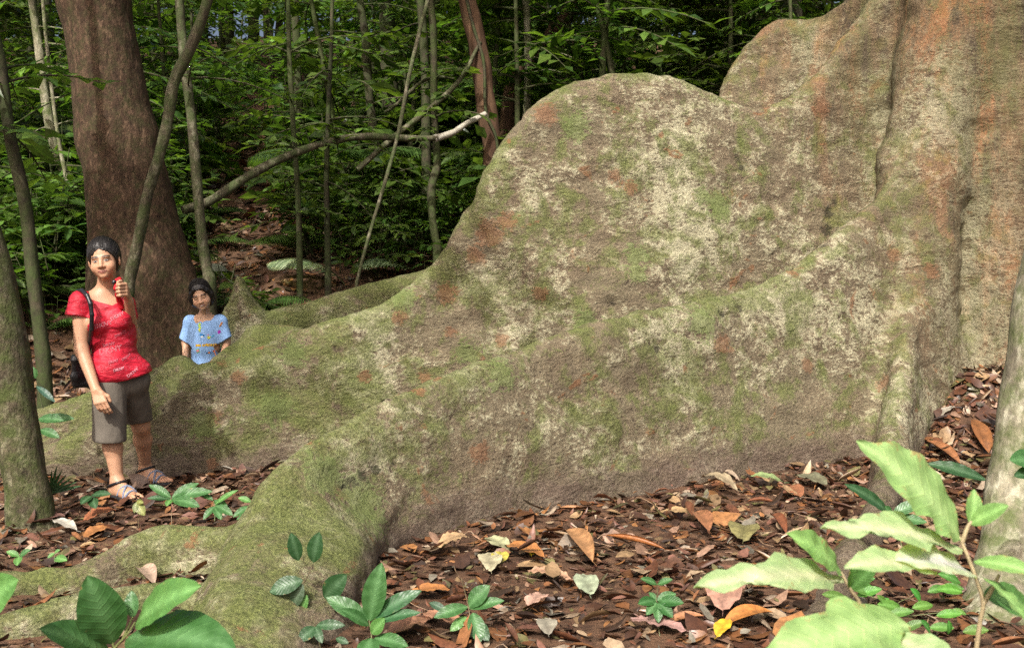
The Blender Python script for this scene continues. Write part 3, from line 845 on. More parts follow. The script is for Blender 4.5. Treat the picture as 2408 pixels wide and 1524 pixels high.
# between the red trunk and the hump
TT('mossy_sapling', 'straight mossy sapling right of the hanging liana', 'sapling', [(418, -80, 9.5), (432, 120, 9.45), (448, 260, 9.4), (462, 420, 9.35), (475, 560, 9.3), (488, 640, 9.25), (492, 680, 9.2)], [.040, .043, .043, .046, .047, .050, .062], M_LIANA, 8, 10, 30, .12, .25, base_up=True)
TT('hanging_liana', 'thick mossy liana bending in front of the red-brown trunk', 'liana', [(520, -140, 7.7), (486, 10, 7.7), (446, 115, 7.7), (412, 190, 7.7), (396, 275, 7.7), (372, 375, 7.7), (344, 470, 7.7), (322, 580, 7.7), (304, 680, 7.7), (296, 780, 7.72), (300, 900, 7.75)], [.038, .038, .041, .043, .041, .04, .041, .043, .046, .05, .06], M_LIANA, 0, 12, 60, .14, part='stem')
TT('fallen_branch', 'long mossy branch lying aslant across the dim hollow', 'branch', [(1030, 326, 11.0), (960, 326, 10.9), (880, 322, 10.7), (800, 328, 10.5), (720, 350, 10.3), (640, 385, 10.1), (560, 430, 9.9), (490, 475, 9.75), (430, 495, 9.6)], [.026, .034, .037, .038, .039, .042, .043, .044, .044], M_LIANA, 0, 10, 40, .12, part='limb')
TT('bleached_branch', 'bleached bare branch tip rising toward the rust-brown trunk', 'branch', [(1142, 268, 11.3), (1100, 290, 11.2), (1065, 312, 11.1), (1022, 328, 11.0)], [.028, .03, .034, .04], M_DEAD, 0, 8, 16, .1, part='limb')
TT('leaning_pole', 'thin leaning pole crossing above the fallen branch', 'branch', [(1130, 100, 11.5), (1080, 190, 11.4), (1000, 265, 11.3), (930, 320, 11.2), (840, 400, 11.0)], [.02, .028, .03, .03, .03], M_LIANA, 0, 6, 20, .1, part='limb')
TT('slanting_vine', 'slender grey-green vine slanting from top centre down to the roots', 'vine', [(1015, -60, 10.6), (990, 60, 10.5), (962, 180, 10.4), (935, 320, 10.3), (905, 430, 10.1), (872, 540, 9.9), (845, 640, 9.75), (838, 690, 9.7)], [.021, .021, .021, .020, .019, .017, .016, .016], M_LIANA, 0, 8, 40, .08, part='stem', base_up=True)
TT('kinked_sapling', 'sapling with a kinked lower trunk in the dim hollow', 'sapling', [(1010, -60, 11.6), (1020, 90, 11.6), (1020, 240, 11.6), (1026, 340, 11.6), (1028, 390, 11.6), (1014, 440, 11.5), (1016, 500, 11.45), (1024, 560, 11.4), (1028, 585, 11.4)], [.036, .04, .04, .042, .044, .048, .044, .044, .05], M_STEM, 12, 10, 50, .14, .3, base_up=True)
TT('twin_sapling', 'darker straight sapling just left of the kinked one', 'sapling', [(985, -60, 13.5), (1000, 150, 13.5), (1002, 360, 13.5)], [.055, .06, .065], M_DARKBARK, 8, 8, 20, .1, .4, base_up=True)
TT('rust_brown_tree', 'rust-brown leaning trunk wrapped by thin vines beside the root hump', 'tree', [(1075, -120, 11.6), (1098, 0, 11.6), (1122, 110, 11.6), (1142, 220, 11.6), (1156, 330, 11.6), (1160, 420, 11.6), (1166, 520, 11.6)], [.10, .10, .105, .11, .11, .115, .125], M_RUSTBARK, 0, 14, 50, .16, base_up=True)
TT('clinging_vine', 'thin dark vine clinging to the rust-brown trunk', 'vine', [(1088, -40, 11.47), (1112, 60, 11.46), (1138, 150, 11.45), (1142, 260, 11.45), (1168, 330, 11.46), (1170, 430, 11.46)], [.018, .018, .018, .018, .018, .02], M_DARKBARK, 0, 6, 40, .1, part='stem')
TT('dim_sapling', 'dim sapling leaning beside the trail at mid height', 'sapling', [(838, -60, 14), (858, 80, 14), (868, 220, 14), (880, 330, 14), (890, 400, 14)], [.05, .055, .06, .06, .065], M_DARKBARK, 12, 8, 24, .12, .6, base_up=True)
TT('dim_tree', 'stout shaded trunk behind the dim sapling', 'tree', [(905, -60, 17.5), (912, 100, 17.5), (920, 320, 17.5)], [.13, .14, .16], M_DARKBARK, 8, 10, 20, .1, .5, base_up=True)
TT('forked_stem', 'thin dark stem left of the leaning sapling, standing in low shrubs', 'sapling', [(780, 60, 11.0), (772, 260, 11), (768, 420, 11), (770, 560, 11)], [.02, .026, .03, .034], M_DARKBARK, 16, 8, 26, .1, .7, base_up=True)
TT('trailside_stem', 'thin straight stem on the right side of the trail', 'sapling', [(676, -60, 10.8), (680, 120, 10.8), (690, 300, 10.8), (700, 460, 10.8), (704, 590, 10.8)], [.022, .026, .028, .03, .034], M_STEM, 14, 8, 26, .1, .55, base_up=True)
TT('slope_sapling', 'straight mossy sapling on the slope above the trail', 'sapling', [(690, -60, 16), (697, 100, 16), (704, 290, 16)], [.06, .06, .07], M_STEM, 10, 8, 20, .1, .5, base_up=True)
TT('arching_branch', 'thin arching branch above the fallen branch', 'branch', [(1068, 186, 12), (1030, 182, 12), (990, 195, 12), (940, 240, 12), (905, 265, 12)], [.012, .018, .02, .02, .018], M_LIANA, 6, 6, 20, .1, .8, part='limb')
TT('shaded_pole', 'slim grey tree between the rust-brown trunk and the root hump', 'tree', [(1230, -60, 13.5), (1240, 60, 13.5), (1242, 200, 13.5), (1236, 340, 13.5)], [.045, .05, .05, .055], M_GREYBARK, 10, 8, 24, .1, .5, base_up=True)
TT('thin_pole', 'thin bare pole rising above the middle of the root hump', 'sapling', [(1432, -60, 12.5), (1424, 60, 12.5), (1416, 180, 12.5), (1412, 260, 12.5)], [.035, .04, .042, .045], M_STEM, 14, 8, 20, .1, .6, base_up=True)
TT('tilted_tree', 'short tilted brown trunk half hidden in leaves above the hump', 'tree', [(1400, -40, 15), (1320, 50, 15), (1280, 110, 15), (1200, 230, 15)], [.10, .11, .11, .12], M_RUSTBARK, 0, 10, 20, .1, base_up=True)
TT('grey_green_tree', 'grey-green trunk at the top, behind the brown plank root', 'tree', [(1850, -200, 14.5), (1850, 0, 14.5), (1852, 120, 14.5)], [.20, .20, .21], M_LIANA, 0, 12, 20, .1, base_up=True)
TT('lichen_tree', 'pale lichen-grey trunk at the right edge', 'tree', [(2560, 150, 4.75), (2490, 480, 4.72), (2448, 700, 4.7), (2420, 900, 4.66), (2398, 1100, 4.6), (2380, 1290, 4.5), (2350, 1430, 4.35), (2330, 1560, 4.2)], [.10, .105, .11, .115, .12, .14, .17, .21], M_GREYBARK, 0, 16, 50, .10, base_up=True)

# the red-brown trunk behind the two people: a leaning trunk with a plank root to the right
b_ = Sdf()
Q_ = lambda a, b, d: P(a, b, d)
b_.cone(Q_(205, -560, 9.5), Q_(222, 0, 9.5), .30, .315)
b_.cone(Q_(222, 0, 9.5), Q_(278, 330, 9.5), .315, .345, .1)
b_.cone(Q_(278, 330, 9.5), Q_(335, 620, 9.5), .345, .42, .1)
b_.cone(Q_(335, 620, 9.5), Q_(350, 980, 9.5), .42, .56, .1)
for i in range(6):
    f = i / 5
    b_.cone(Q_(330 + 100 * f, 440 + 200 * f, 9.45), Q_(370 + 150 * f, 1000, 9.35), .10 - .02 * f, .20, .12)
b_.cone(Q_(300, 480, 9.6), Q_(235, 1000, 9.5), .2, .25, .2)
V, Q = surface(b_, (-5.3, 8.4, -.2), (-1.9, 10.4, 5.9), .035, lip=1.5)
N = pix_normals(V, Q)
dd = np.array([mnoise.fractal(Vector((a * 2.2, b * 2.2, c * .8)), 1, 2, 5) for a, b, c in V])
V = V + N * (dd * .03)[:, None]
org = np.array(G(340, 860)); org = np.array([-3.45, 9.5, float(ground(-3.45, 9.5))])
rt = empty('red_brown_tree', org, 'big red-brown trunk with a flared foot behind the woman and child', 'tree')
mesh_obj('trunk', V - org, Q, M_REDBARK, rt)
# ------------------------------------------------------------------ leaf litter
rng = np.random.default_rng(31)
t = Nt('dead_leaf')
c = attr(t); v = t.coord()
nz = t.noise(v, 38, 4, .65); n2 = t.noise(v, 9, 3, .6)
c = t.mix(1.0, c, t.ramp(nz, [(.3, (.55, .52, .5)), (.7, (1.3, 1.25, 1.2))]), 'MULTIPLY')
c = t.mix(t.ramp(n2, [(.55, 0), (.70, .5)]), c, (.035, .022, .016))
t.bump(nz, .35, .004)
M_DRY = t.out(c, t.ramp(n2, [(.35, .62), (.65, .32)]), .45)
PAL = np.array([[.050, .028, .019], [.085, .040, .024], [.145, .058, .030], [.215, .092, .038], [.30, .14, .055], [.29, .19, .105], [.37, .27, .18], [.36, .22, .155], [.15, .135, .055], [.21, .19, .155], [.19, .09, .065], [.42, .33, .25]])
PW = np.array([.15, .16, .15, .13, .07, .10, .055, .06, .06, .035, .07, .03]); PW = PW / PW.sum()
TPL = [leaf_tpl(4, .23, .3, .5, seed=1), leaf_tpl(4, .24, .1, -.7, seed=2, wav=.03), leaf_tpl(4, .2, 0, .9, seed=3, roll=1.3), leaf_tpl(5, .25, -.25, .8, seed=4, wav=.04), leaf_tpl(4, .26, .2, .2, seed=5, rag=.3), leaf_tpl(5, .22, 0, -.5, seed=6, roll=2.0), leaf_tpl(3, .34, .15, .4, seed=7, rag=.35)]
litter = MB()
def litter_patch(n, x0, x1, y0, y1, s0, s1, lift, tree_gap=.015):
    x = rng.uniform(x0, x1, n); y = rng.uniform(y0, y1, n)
    m = np.abs(x) < .56 * y + .9
    x, y = x[m], y[m]
    z = ground(x, y) + np.abs(rng.normal(0, lift, len(x)))
    p = np.stack([x, y, z], 1)
    m = np.concatenate([tree_d(q) for q in np.array_split(p, 8)]) > tree_gap
    p = p[m]; N = len(p)
    e = .05
    gxn = -(ground(p[:, 0] + e, p[:, 1]) - ground(p[:, 0] - e, p[:, 1])) / (2 * e); gyn = -(ground(p[:, 0], p[:, 1] + e) - ground(p[:, 0], p[:, 1] - e)) / (2 * e)
    up = np.stack([gxn, gyn, np.ones(N)], 1) + rng.normal(0, .27, (N, 3)); up[rng.random(N) < .3] *= np.array([1, 1, -1])
    a = rng.uniform(0, 6.28, N)
    d = np.stack([np.cos(a), np.sin(a), -gxn * np.cos(a) - gyn * np.sin(a) + rng.normal(0, .16, N)], 1)
    sz = s0 * (s1 / s0) ** (rng.random(N) ** 1.6)
    ci = rng.choice(len(PAL), N, p=PW)
    col = PAL[ci] * rng.uniform(.42, 1.08, (N, 1)) * np.array([.94, .97, .95])
    wd = rng.uniform(.7, 1.2, N)
    k = rng.integers(0, len(TPL), N)
    for j, tp in enumerate(TPL):
        q = k == j
        put_leaves(litter, tp, p[q], d[q], up[q], sz[q], col[q], wd[q])
litter_patch(17000, -4.2, 4.6, 2.9, 9.2, .05, .15, .016)
litter_patch(9000, -4.2, 4.6, 2.9, 9.2, .02, .06, .024)
litter_patch(1500, -4.2, 4.6, 2.9, 9.2, .12, .21, .03)
litter_patch(2600, 2.6, 5.0, 6.2, 8.8, .07, .22, .03)
litter_patch(9000, -8, 3, 8.6, 15, .07, .19, .02)
litter_patch(7000, -12, 4, 14, 26, .14, .34, .03)
V, F_, C = litter.arrays()
tag(mesh_obj('leaf_litter', V, F_, M_DRY, None, C, True), 'brown fallen leaves covering the forest floor', 'leaf litter', None, 'stuff')
# thin twigs and rootlets, too many to count
tw = MB()
for k in range(240):
    d = rng.uniform(3.3, 9); x = rng.uniform(-.5, .5) * d * 1.05; a = rng.uniform(0, 6.28); L = rng.uniform(.08, .38)
    p0 = np.array([x, d]); pts = []
    for s in np.linspace(0, 1, 6):
        q = p0 + np.array([math.cos(a + s * .5), math.sin(a + s * .5)]) * L * s
        pts.append([q[0], q[1], float(ground(q[0], q[1])) + .02 + .012 * math.sin(s * 7 + k)])
    if tree_d(np.array(pts)).min() < .03: continue
    tube(tw, pts, np.linspace(.0035, .0015, 6), 4, col=np.array([.16, .11, .07]) * rng.uniform(.6, 2.2), cap=False)
V, F_, C = tw.arrays()
tag(mesh_obj('twig_litter', V, F_, M_DRY, None, C, True), 'scattered thin twigs lying in the leaf litter', 'twigs', None, 'stuff')

# ------------------------------------------------------------------ single leaves and small plants
def fine_leaf(B, T, up, W, col, mid, n=11, fold=.18, curl=.35, rag=0.0, seed=0, ribs=.0, peak=.5, roll=0.0, tipc=None, wav=0.0):
    """one leaf with its midrib; returns V, faces, colours"""
    r = np.random.default_rng(seed)
    B = np.asarray(B, float); T = np.asarray(T, float); L = np.linalg.norm(T - B)
    M = frames((T - B)[None], np.asarray(up, float)[None])[0]
    tt = np.linspace(0, 1, n + 1); w = W * L * np.sin(np.pi * tt ** (math.log(.5) / math.log(peak))) ** .72
    w[0] = .006 * L; w[-1] = .004 * L
    z = curl * L * (tt * (1 - tt)) * 1.0
    cs = [-1, -.8, -.5, -.06, .06, .5, .8, 1]
    V = []; C = []
    sm_ = lambda q: np.convolve(np.pad(q, 2, mode='edge'), [.15, .22, .26, .22, .15], 'valid')
    rl = 1 - rag * np.clip(sm_(r.normal(.1, 1.5, n + 1)), 0, 1.3); rr = 1 - rag * np.clip(sm_(r.normal(.1, 1.5, n + 1)), 0, 1.3)
    for i in range(n + 1):
        for q in cs:
            f = (rl[i] if q < 0 else rr[i]) if abs(q) > .7 else 1
            x = w[i] * q * f
            zz = z[i] + fold * abs(x) + ribs * L * math.sin(i * (2.6 if n < 20 else 1.3) + abs(q) * 2.2) * abs(q) + wav * L * math.sin(i * 1.15 + seed + (2 if q > 0 else 0)) * abs(q)
            if roll: 
                a = roll * q; rad = w[i] / roll
                x = rad * math.sin(a); zz = z[i] + rad * (1 - math.cos(a))
            V.append([x, tt[i] * L, zz])
            cc = np.array(mid if abs(q) < .1 else col, float)
            if abs(q) > .7 and tipc is not None and r.random() < .3: cc = np.array(tipc)
            C.append(cc * (1 + (.07 if n < 20 else .02) * math.sin(i * 2.6)))
    V = np.array(V) @ M.T + B
    fine_leaf.uv = [(q * .5 + .5, tt[i], (seed * .37) % 1) for i in range(n + 1) for q in cs]
    m = len(cs); i = np.arange(n)[:, None] * m; j = np.arange(m - 1)[None]
    Q = np.stack([i + j, i + j + 1, i + m + j + 1, i + m + j], -1).reshape(-1, 4)
    return V, Q, np.array(C)
def veined(name, rough, holes, spots):
    t = Nt(name); c = attr(t); v = t.coord()
    a = t.n('ShaderNodeAttribute'); a.attribute_name = 'Luv'; sp = t.n('ShaderNodeSeparateColor'); t.l(a.outputs['Color'], sp.inputs[0])
    q = t.math('ABSOLUTE', t.math('MULTIPLY_ADD', sp.outputs['Red'], 2.0, -1.0))
    ph = t.math('FRACT', t.math('MULTIPLY_ADD', sp.outputs['Green'], 10.0, t.math('MULTIPLY', q, -1.9)))
    vein = t.ramp(t.math('ABSOLUTE', t.math('SUBTRACT', ph, .5)), [(0, 1), (.10, .25), (.2, 0)])
    n1 = t.noise(v, 26, 4, .6); n2 = t.noise(v, 85, 5, .7); n3 = t.noise(v, 34, 2, .5)
    col = t.mix(1.0, c, t.ramp(n1, [(.3, (.70, .76, .66)), (.7, (1.22, 1.16, 1.2))]), 'MULTIPLY')
    col = t.mix(t.math('MULTIPLY', vein, .30), col, t.mix(1.0, col, (1.7, 1.55, 1.5), 'MULTIPLY'))
    edge = t.math('MULTIPLY_ADD', q, .16, t.math('MULTIPLY_ADD', n1, .5, t.math('MULTIPLY', n2, .5)))
    col = t.mix(t.ramp(edge, [(spots, 0), (spots + .035, .8)]), col, (.34, .25, .10))
    t.out(col, t.ramp(n2, [(.3, rough - .08), (.7, rough + .12)]), .45)
    t.bump(t.math('ADD', vein, t.math('MULTIPLY', n1, 1.5)), .25, .004)
    tr = t.n('ShaderNodeBsdfTranslucent'); t.l(t.mix(1.0, col, (1.2, 1.3, .5), 'MULTIPLY'), tr.inputs['Color'])
    m1 = t.n('ShaderNodeMixShader'); m1.inputs[0].default_value = .34
    t.l(t.b.outputs[0], m1.inputs[1]); t.l(tr.outputs[0], m1.inputs[2]); o = m1.outputs[0]
    if holes:
        tp = t.n('ShaderNodeBsdfTransparent'); m2 = t.n('ShaderNodeMixShader')
        t.l(t.ramp(n3, [(holes - .005, 1), (holes + .005, 0)]), m2.inputs[0]); t.l(o, m2.inputs[1]); t.l(tp.outputs[0], m2.inputs[2]); o = m2.outputs[0]
    t.l(o, t.N['Material Output'].inputs['Surface']); return t.m
M_FRESH = veined('fresh_leaf', .36, 0, .74)
M_SPOT = veined('leaf_near_camera', .40, .20, .70)

def plant_px(name, label, cat, stems, leaves, stem_r=.004, mat=None, stem_col=(.20, .16, .09), group=None, upv=(0, -.45, 1), seed=0):
    """stems: lists of (px,py,d); leaves: (base px,py,d, tip px,py,d, width, colour[, up[, rag]])"""
    org = P(*stems[0][0])
    r = empty(name, org, label, cat, group)
    mb = MB()
    for s in stems:
        w = np.array([P(*q) for q in s]) - org
        tube(mb, w, np.linspace(stem_r, stem_r * .6, len(w)), 7, 14, .05, col=stem_col)
    mb.build('stem', M_DRY, r)
    for k, lf in enumerate(leaves):
        b, tp, W, col = lf[0], lf[1], lf[2], np.array(lf[3])
        up = np.array(lf[4] if len(lf) > 4 and lf[4] is not None else upv, float)
        rag = lf[5] if len(lf) > 5 else 0.0
        V, Q, C = fine_leaf(P(*b) - org, P(*tp) - org, up, W, col, np.minimum(col * 1.45 + .03, .6), 24, .16, .25, rag, seed + k, .006, .48, 0, None, .012 if rag else 0)
        mb = MB(); mb.add(V, Q, C); o = mb.build('leaf', mat or M_FRESH, r)
        at = o.data.color_attributes.new('Luv', 'FLOAT_COLOR', 'POINT'); cc = np.ones((len(V), 4), np.float32); cc[:, :3] = fine_leaf.uv; at.data.foreach_set('color', cc.ravel())
    return r
YG = (.20, .36, .11); YG2 = (.26, .42, .15); PG = (.36, .50, .24); DG = (.030, .085, .030); MG = (.055, .15, .045); LG = (.10, .24, .06)  # YG, YG2, PG lightened: flash overexposure painted into the near leaves
r = plant_px('broadleaf_plant', 'flash-lit pale-green leafy plant nearest the camera at the lower right', 'plant',
    [[(2288, 1600, 1.62), (2303, 1470, 1.62), (2312, 1415, 1.62), (2290, 1345, 1.63), (2262, 1275, 1.64), (2250, 1255, 1.65)],
     [(2312, 1420, 1.62), (2335, 1380, 1.62), (2350, 1350, 1.62)],
     [(2060, 1600, 1.72), (2030, 1440, 1.72), (2000, 1385, 1.72), (1978, 1345, 1.73)],
     [(2262, 1275, 1.64), (2275, 1240, 1.64), (2285, 1225, 1.64)]],
    [((2258, 1268, 1.64), (2014, 1036, 1.58), .20, YG2, (.45, -.75, .5), .25),
     ((2282, 1232, 1.64), (2290, 1150, 1.66), .26, YG, (.2, -.9, .3)),
     ((2282, 1232, 1.64), (2372, 1188, 1.60), .22, YG, (-.2, -.7, .6)),
     ((2262, 1300, 1.64), (1930, 1242, 1.50), .13, PG, (.1, -.5, .85), .5),
     ((2288, 1352, 1.63), (2100, 1318, 1.52), .19, (.50, .60, .38), (0, -.45, .9), .3),  # flash glare painted as a whiter leaf colour
     ((2200, 1345, 1.58), (1985, 1335, 1.46), .15, PG, (0, -.45, .9), .3),
     ((2290, 1320, 1.63), (2440, 1352, 1.55), .20, YG, (.1, -.6, .7)),
     ((2300, 1350, 1.62), (2440, 1500, 1.50), .16, YG, (.5, -.6, .5), .2),
     ((2312, 1400, 1.62), (2430, 1440, 1.70), .20, LG, (.2, -.6, .6)),
     ((1985, 1370, 1.73), (1632, 1382, 1.52), .115, PG, (.05, -.55, .85), .5),
     ((1978, 1348, 1.73), (1848, 1254, 1.66), .20, YG, (.5, -.6, .6), .3),
     ((1998, 1382, 1.72), (2010, 1312, 1.70), .24, LG, (.3, -.8, .4)),
     ((2000, 1385, 1.72), (2060, 1322, 1.70), .22, LG, (.1, -.8, .5)),
     ((2140, 1470, 1.50), (1770, 1560, 1.34), .18, YG2, (.1, -.5, .85), .3),
     ((2080, 1500, 1.48), (2300, 1600, 1.36), .24, PG, (.1, -.5, .9), .3)], .0042, M_SPOT, (.34, .28, .17), seed=3)
plant_px('broadleaf_plant', 'green leafy plant nearest the camera at the lower left', 'plant',
    [[(210, 1640, 2.2), (258, 1540, 2.2), (300, 1490, 2.2), (318, 1462, 2.2)], [(270, 1530, 2.2), (262, 1500, 2.2)], [(290, 1500, 2.2), (312, 1450, 2.2)]],
    [((266, 1512, 2.2), (205, 1352, 2.14), .27, MG, (.3, -.85, .4)), ((312, 1452, 2.2), (310, 1388, 2.22), .28, MG, (0, -.9, .4)),
     ((320, 1468, 2.2), (474, 1378, 2.05), .17, LG, (-.25, -.7, .7)), ((258, 1538, 2.2), (92, 1478, 2.06), .20, MG, (.1, -.7, .7)),
     ((300, 1500, 2.2), (556, 1530, 1.98), .17, MG, (0, -.55, .85))], .0035, None, (.16, .19, .07), seed=20)
plant_px('broadleaf_plant', 'single green leaf reaching in from the left edge', 'plant', [[(-120, 1560, 2.0), (-90, 1480, 2.0), (-60, 1440, 2.0)]],
    [((-60, 1440, 2.0), (44, 1362, 1.95), .30, LG, (-.1, -.9, .4))], .003, None, (.16, .19, .07), seed=30)
plant_px('creeping_vine', 'dark round-leaved vine clinging to the toe of the front root', 'vine',
    [[(690, 1440, 4.0), (700, 1405, 4.0), (715, 1370, 4.0), (706, 1335, 4.0)], [(715, 1370, 4.0), (738, 1325, 3.98)], [(700, 1405, 4.0), (712, 1378, 4.0)], [(750, 1410, 4.0), (765, 1402, 4.0)]],
    [((702, 1318, 4.0), (684, 1252, 3.99), .24, DG, (.2, -1, .2)), ((736, 1322, 3.98), (752, 1250, 3.97), .26, DG, (-.2, -1, .2)), ((712, 1364, 4.0), (634, 1392, 3.98), .27, DG, (0, -.8, .6)),
     ((762, 1404, 3.98), (816, 1350, 3.94), .28, DG, (.1, -.9, .4)), ((712, 1372, 4.0), (686, 1432, 3.99), .24, (.06, .10, .055), (.1, -.9, .4)), ((722, 1398, 4.0), (706, 1440, 4.0), .24, LG, (.1, -.9, .4))], .0028, None, (.13, .11, .07), seed=40)
plant_px('forest_seedling', 'seedling with a tall upright leaf beside the vine on the front root', 'seedling',
    [[(880, 1560, 3.75), (874, 1500, 3.78), (868, 1455, 3.8)]],
    [((870, 1460, 3.8), (898, 1322, 3.8), .20, MG, (-.1, -1, .3)), ((876, 1452, 3.8), (992, 1388, 3.8), .15, (.035, .11, .04), (-.2, -.8, .6)), ((876, 1462, 3.8), (990, 1440, 3.75), .12, (.035, .11, .04), (0, -.7, .8)),
     ((866, 1458, 3.8), (766, 1404, 3.82), .19, MG, (.2, -.8, .6)), ((868, 1470, 3.8), (800, 1432, 3.74), .18, MG, (.2, -.7, .7)), ((874, 1490, 3.78), (905, 1452, 3.76), .3, LG, (0, -.9, .5)),
     ((872, 1500, 3.78), (860, 1560, 3.65), .3, MG, (0, -.6, .8)), ((880, 1500, 3.78), (960, 1520, 3.7), .2, MG, (0, -.6, .8))], .003, None, (.14, .15, .07), seed=50)
plant_px('forest_seedling', 'small dark seedling at the foot of the creeping vine', 'seedling', [[(768, 1580, 3.85), (748, 1500, 3.85), (740, 1470, 3.85)]],
    [((742, 1474, 3.85), (702, 1508, 3.8), .32, DG, (0, -.8, .6)), ((744, 1470, 3.85), (812, 1470, 3.83), .18, DG, (0, -.8, .6)), ((742, 1472, 3.85), (758, 1512, 3.8), .22, DG, (0, -.8, .5)), ((790, 1500, 3.8), (820, 1512, 3.78), .24, DG, (0, -.8, .6))], .0025, None, (.14, .13, .07), seed=60)
plant_px('forest_seedling', 'seedling with broad drooping leaves in the middle of the leaf litter', 'seedling', [[(1120, 1540, 3.9), (1108, 1480, 3.92), (1102, 1428, 3.95), (1085, 1360, 3.95)]],
    [((1102, 1426, 3.95), (1152, 1376, 3.95), .30, MG, (-.2, -.8, .6)), ((1104, 1430, 3.95), (1186, 1412, 3.92), .17, MG, (0, -.7, .8)), ((1100, 1426, 3.95), (1020, 1452, 3.9), .20, MG, (0, -.7, .8)),
     ((1112, 1440, 3.94), (1128, 1512, 3.86), .27, MG, (.1, -.8, .5)), ((1116, 1462, 3.93), (1150, 1506, 3.86), .28, DG, (-.1, -.8, .5)), ((1098, 1450, 3.94), (1058, 1484, 3.9), .24, LG, (0, -.8, .5), .4), ((1010, 1416, 4.0), (1052, 1440, 3.96), .2, (.05, .10, .06), (0, -.7, .8))], .0028, None, (.17, .14, .08), seed=70)
plant_px('forest_seedling', 'low seedling with a rosette of round leaves left of the pale-green plant', 'seedling', [[(1552, 1500, 3.95), (1545, 1440, 4.02), (1543, 1400, 4.05)]],
    [((1543, 1412, 4.05), (1500, 1420, 4.0), .26, (.035, .12, .03), (0, -.6, .8)), ((1545, 1412, 4.05), (1526, 1392, 4.08), .26, MG, (0, -.6, .8)), ((1545, 1412, 4.05), (1590, 1396, 4.06), .28, MG, (0, -.6, .8)), ((1547, 1414, 4.05), (1608, 1418, 4.0), .26, (.035, .12, .03), (0, -.6, .8)),
     ((1545, 1416, 4.03), (1520, 1446, 3.98), .26, MG, (0, -.6, .8)), ((1547, 1418, 4.03), (1582, 1452, 3.97), .28, (.035, .12, .03), (0, -.6, .8)), ((1546, 1420, 4.02), (1548, 1464, 3.96), .24, MG, (0, -.6, .8))], .0022, None, (.14, .15, .07), seed=80)
plant_px('forest_seedling', 'two-leaved sprout just above the rosette seedling', 'seedling', [[(1546, 1400, 4.3), (1545, 1372, 4.3)]],
    [((1545, 1374, 4.3), (1506, 1360, 4.28), .22, MG, (0, -.6, .8)), ((1546, 1374, 4.3), (1582, 1362, 4.28), .24, MG, (0, -.6, .8))], .002, None, (.14, .15, .07), seed=90)
lowp = []
for k in range(26):
    a = rng.uniform(0, 6.28); bx = rng.uniform(1990, 2270); by = rng.uniform(1368, 1500)
    d = 1.46 * F / max(by - 600, 300) * .96
    lowp.append(((bx, by, d), (bx + 62 * math.cos(a), by + 26 * math.sin(a) - 8, d - .02), rng.uniform(.18, .28), (.05 + .05 * rng.random(), .16 + .10 * rng.random(), .035), (0, -.6, .8)))
plant_px('ground_plant', 'low bright-green creeping plant between the root and the grey trunk', 'plant', [[(2120, 1470, 3.95), (2110, 1420, 4.1), (2160, 1400, 4.2)], [(2110, 1420, 4.1), (2040, 1400, 4.2)], [(2120, 1450, 4.0), (2210, 1440, 4.0)]], lowp, .0025, None, (.12, .14, .06), seed=100)
plant_px('forest_seedling', 'narrow-leaved seedling in the shade right of the running root', 'seedling', [[(2130, 1330, 4.7), (2110, 1240, 4.75), (2090, 1200, 4.75)]],
    [((2090, 1206, 4.75), (1985, 1138, 4.7), .13, DG, (0, -.7, .7)), ((2098, 1210, 4.75), (2170, 1180, 4.75), .2, MG, (0, -.7, .7)), ((2100, 1220, 4.75), (2180, 1228, 4.7), .2, MG, (0, -.7, .7)), ((2096, 1216, 4.75), (2080, 1190, 4.72), .3, MG, (0, -.7, .7)), ((2180, 1090, 5.2), (2320, 1130, 5.1), .14, DG, (0, -.7, .7))], .0025, None, (.12, .14, .06), seed=130)
plant_px('broadleaf_plant', 'leaf-bearing twig at the right edge beside the grey trunk', 'plant', [[(2460, 1160, 4.0), (2440, 1100, 4.0), (2425, 1080, 4.0)]],
    [((2440, 1085, 4.0), (2374, 1082, 3.95), .3, MG, (0, -.8, .6)), ((2440, 1110, 4.0), (2384, 1120, 3.95), .22, DG, (0, -.8, .6))], .003, None, (.12, .12, .06), seed=140)
# seedlings round the woman's feet
plant_px('forest_seedling', 'whorled seedling in front of the woman\'s rear sandal', 'seedling', [[(405, 1262, 5.35), (403, 1210, 5.38), (402, 1168, 5.4)]],
    [((402, 1170, 5.4), (350, 1140, 5.42), .17, MG, (0, -.7, .8)), ((404, 1170, 5.4), (468, 1136, 5.45), .18, MG, (0, -.7, .8)), ((404, 1172, 5.4), (500, 1156, 5.4), .16, MG, (0, -.7, .8)), ((404, 1173, 5.4), (470, 1192, 5.32), .18, MG, (0, -.7, .8)), ((402, 1173, 5.4), (345, 1172, 5.36), .14, (.04, .11, .04), (0, -.7, .8)), ((402, 1174, 5.4), (392, 1190, 5.34), .3, LG, (0, -.7, .8))], .0022, None, (.22, .17, .11), seed=150)
plant_px('forest_seedling', 'yellowish wilting seedling at the toes of the woman\'s front sandal', 'seedling', [[(326, 1240, 5.45), (325, 1205, 5.45), (322, 1172, 5.45)]],
    [((322, 1180, 5.45), (340, 1212, 5.42), .3, (.20, .22, .06), (0, -.9, .4)), ((322, 1180, 5.45), (316, 1206, 5.42), .26, (.15, .18, .05), (0, -.9, .4)), ((322, 1178, 5.45), (338, 1182, 5.42), .24, (.20, .22, .06), (0, -.9, .4))], .002, None, (.2, .16, .09), seed=160)
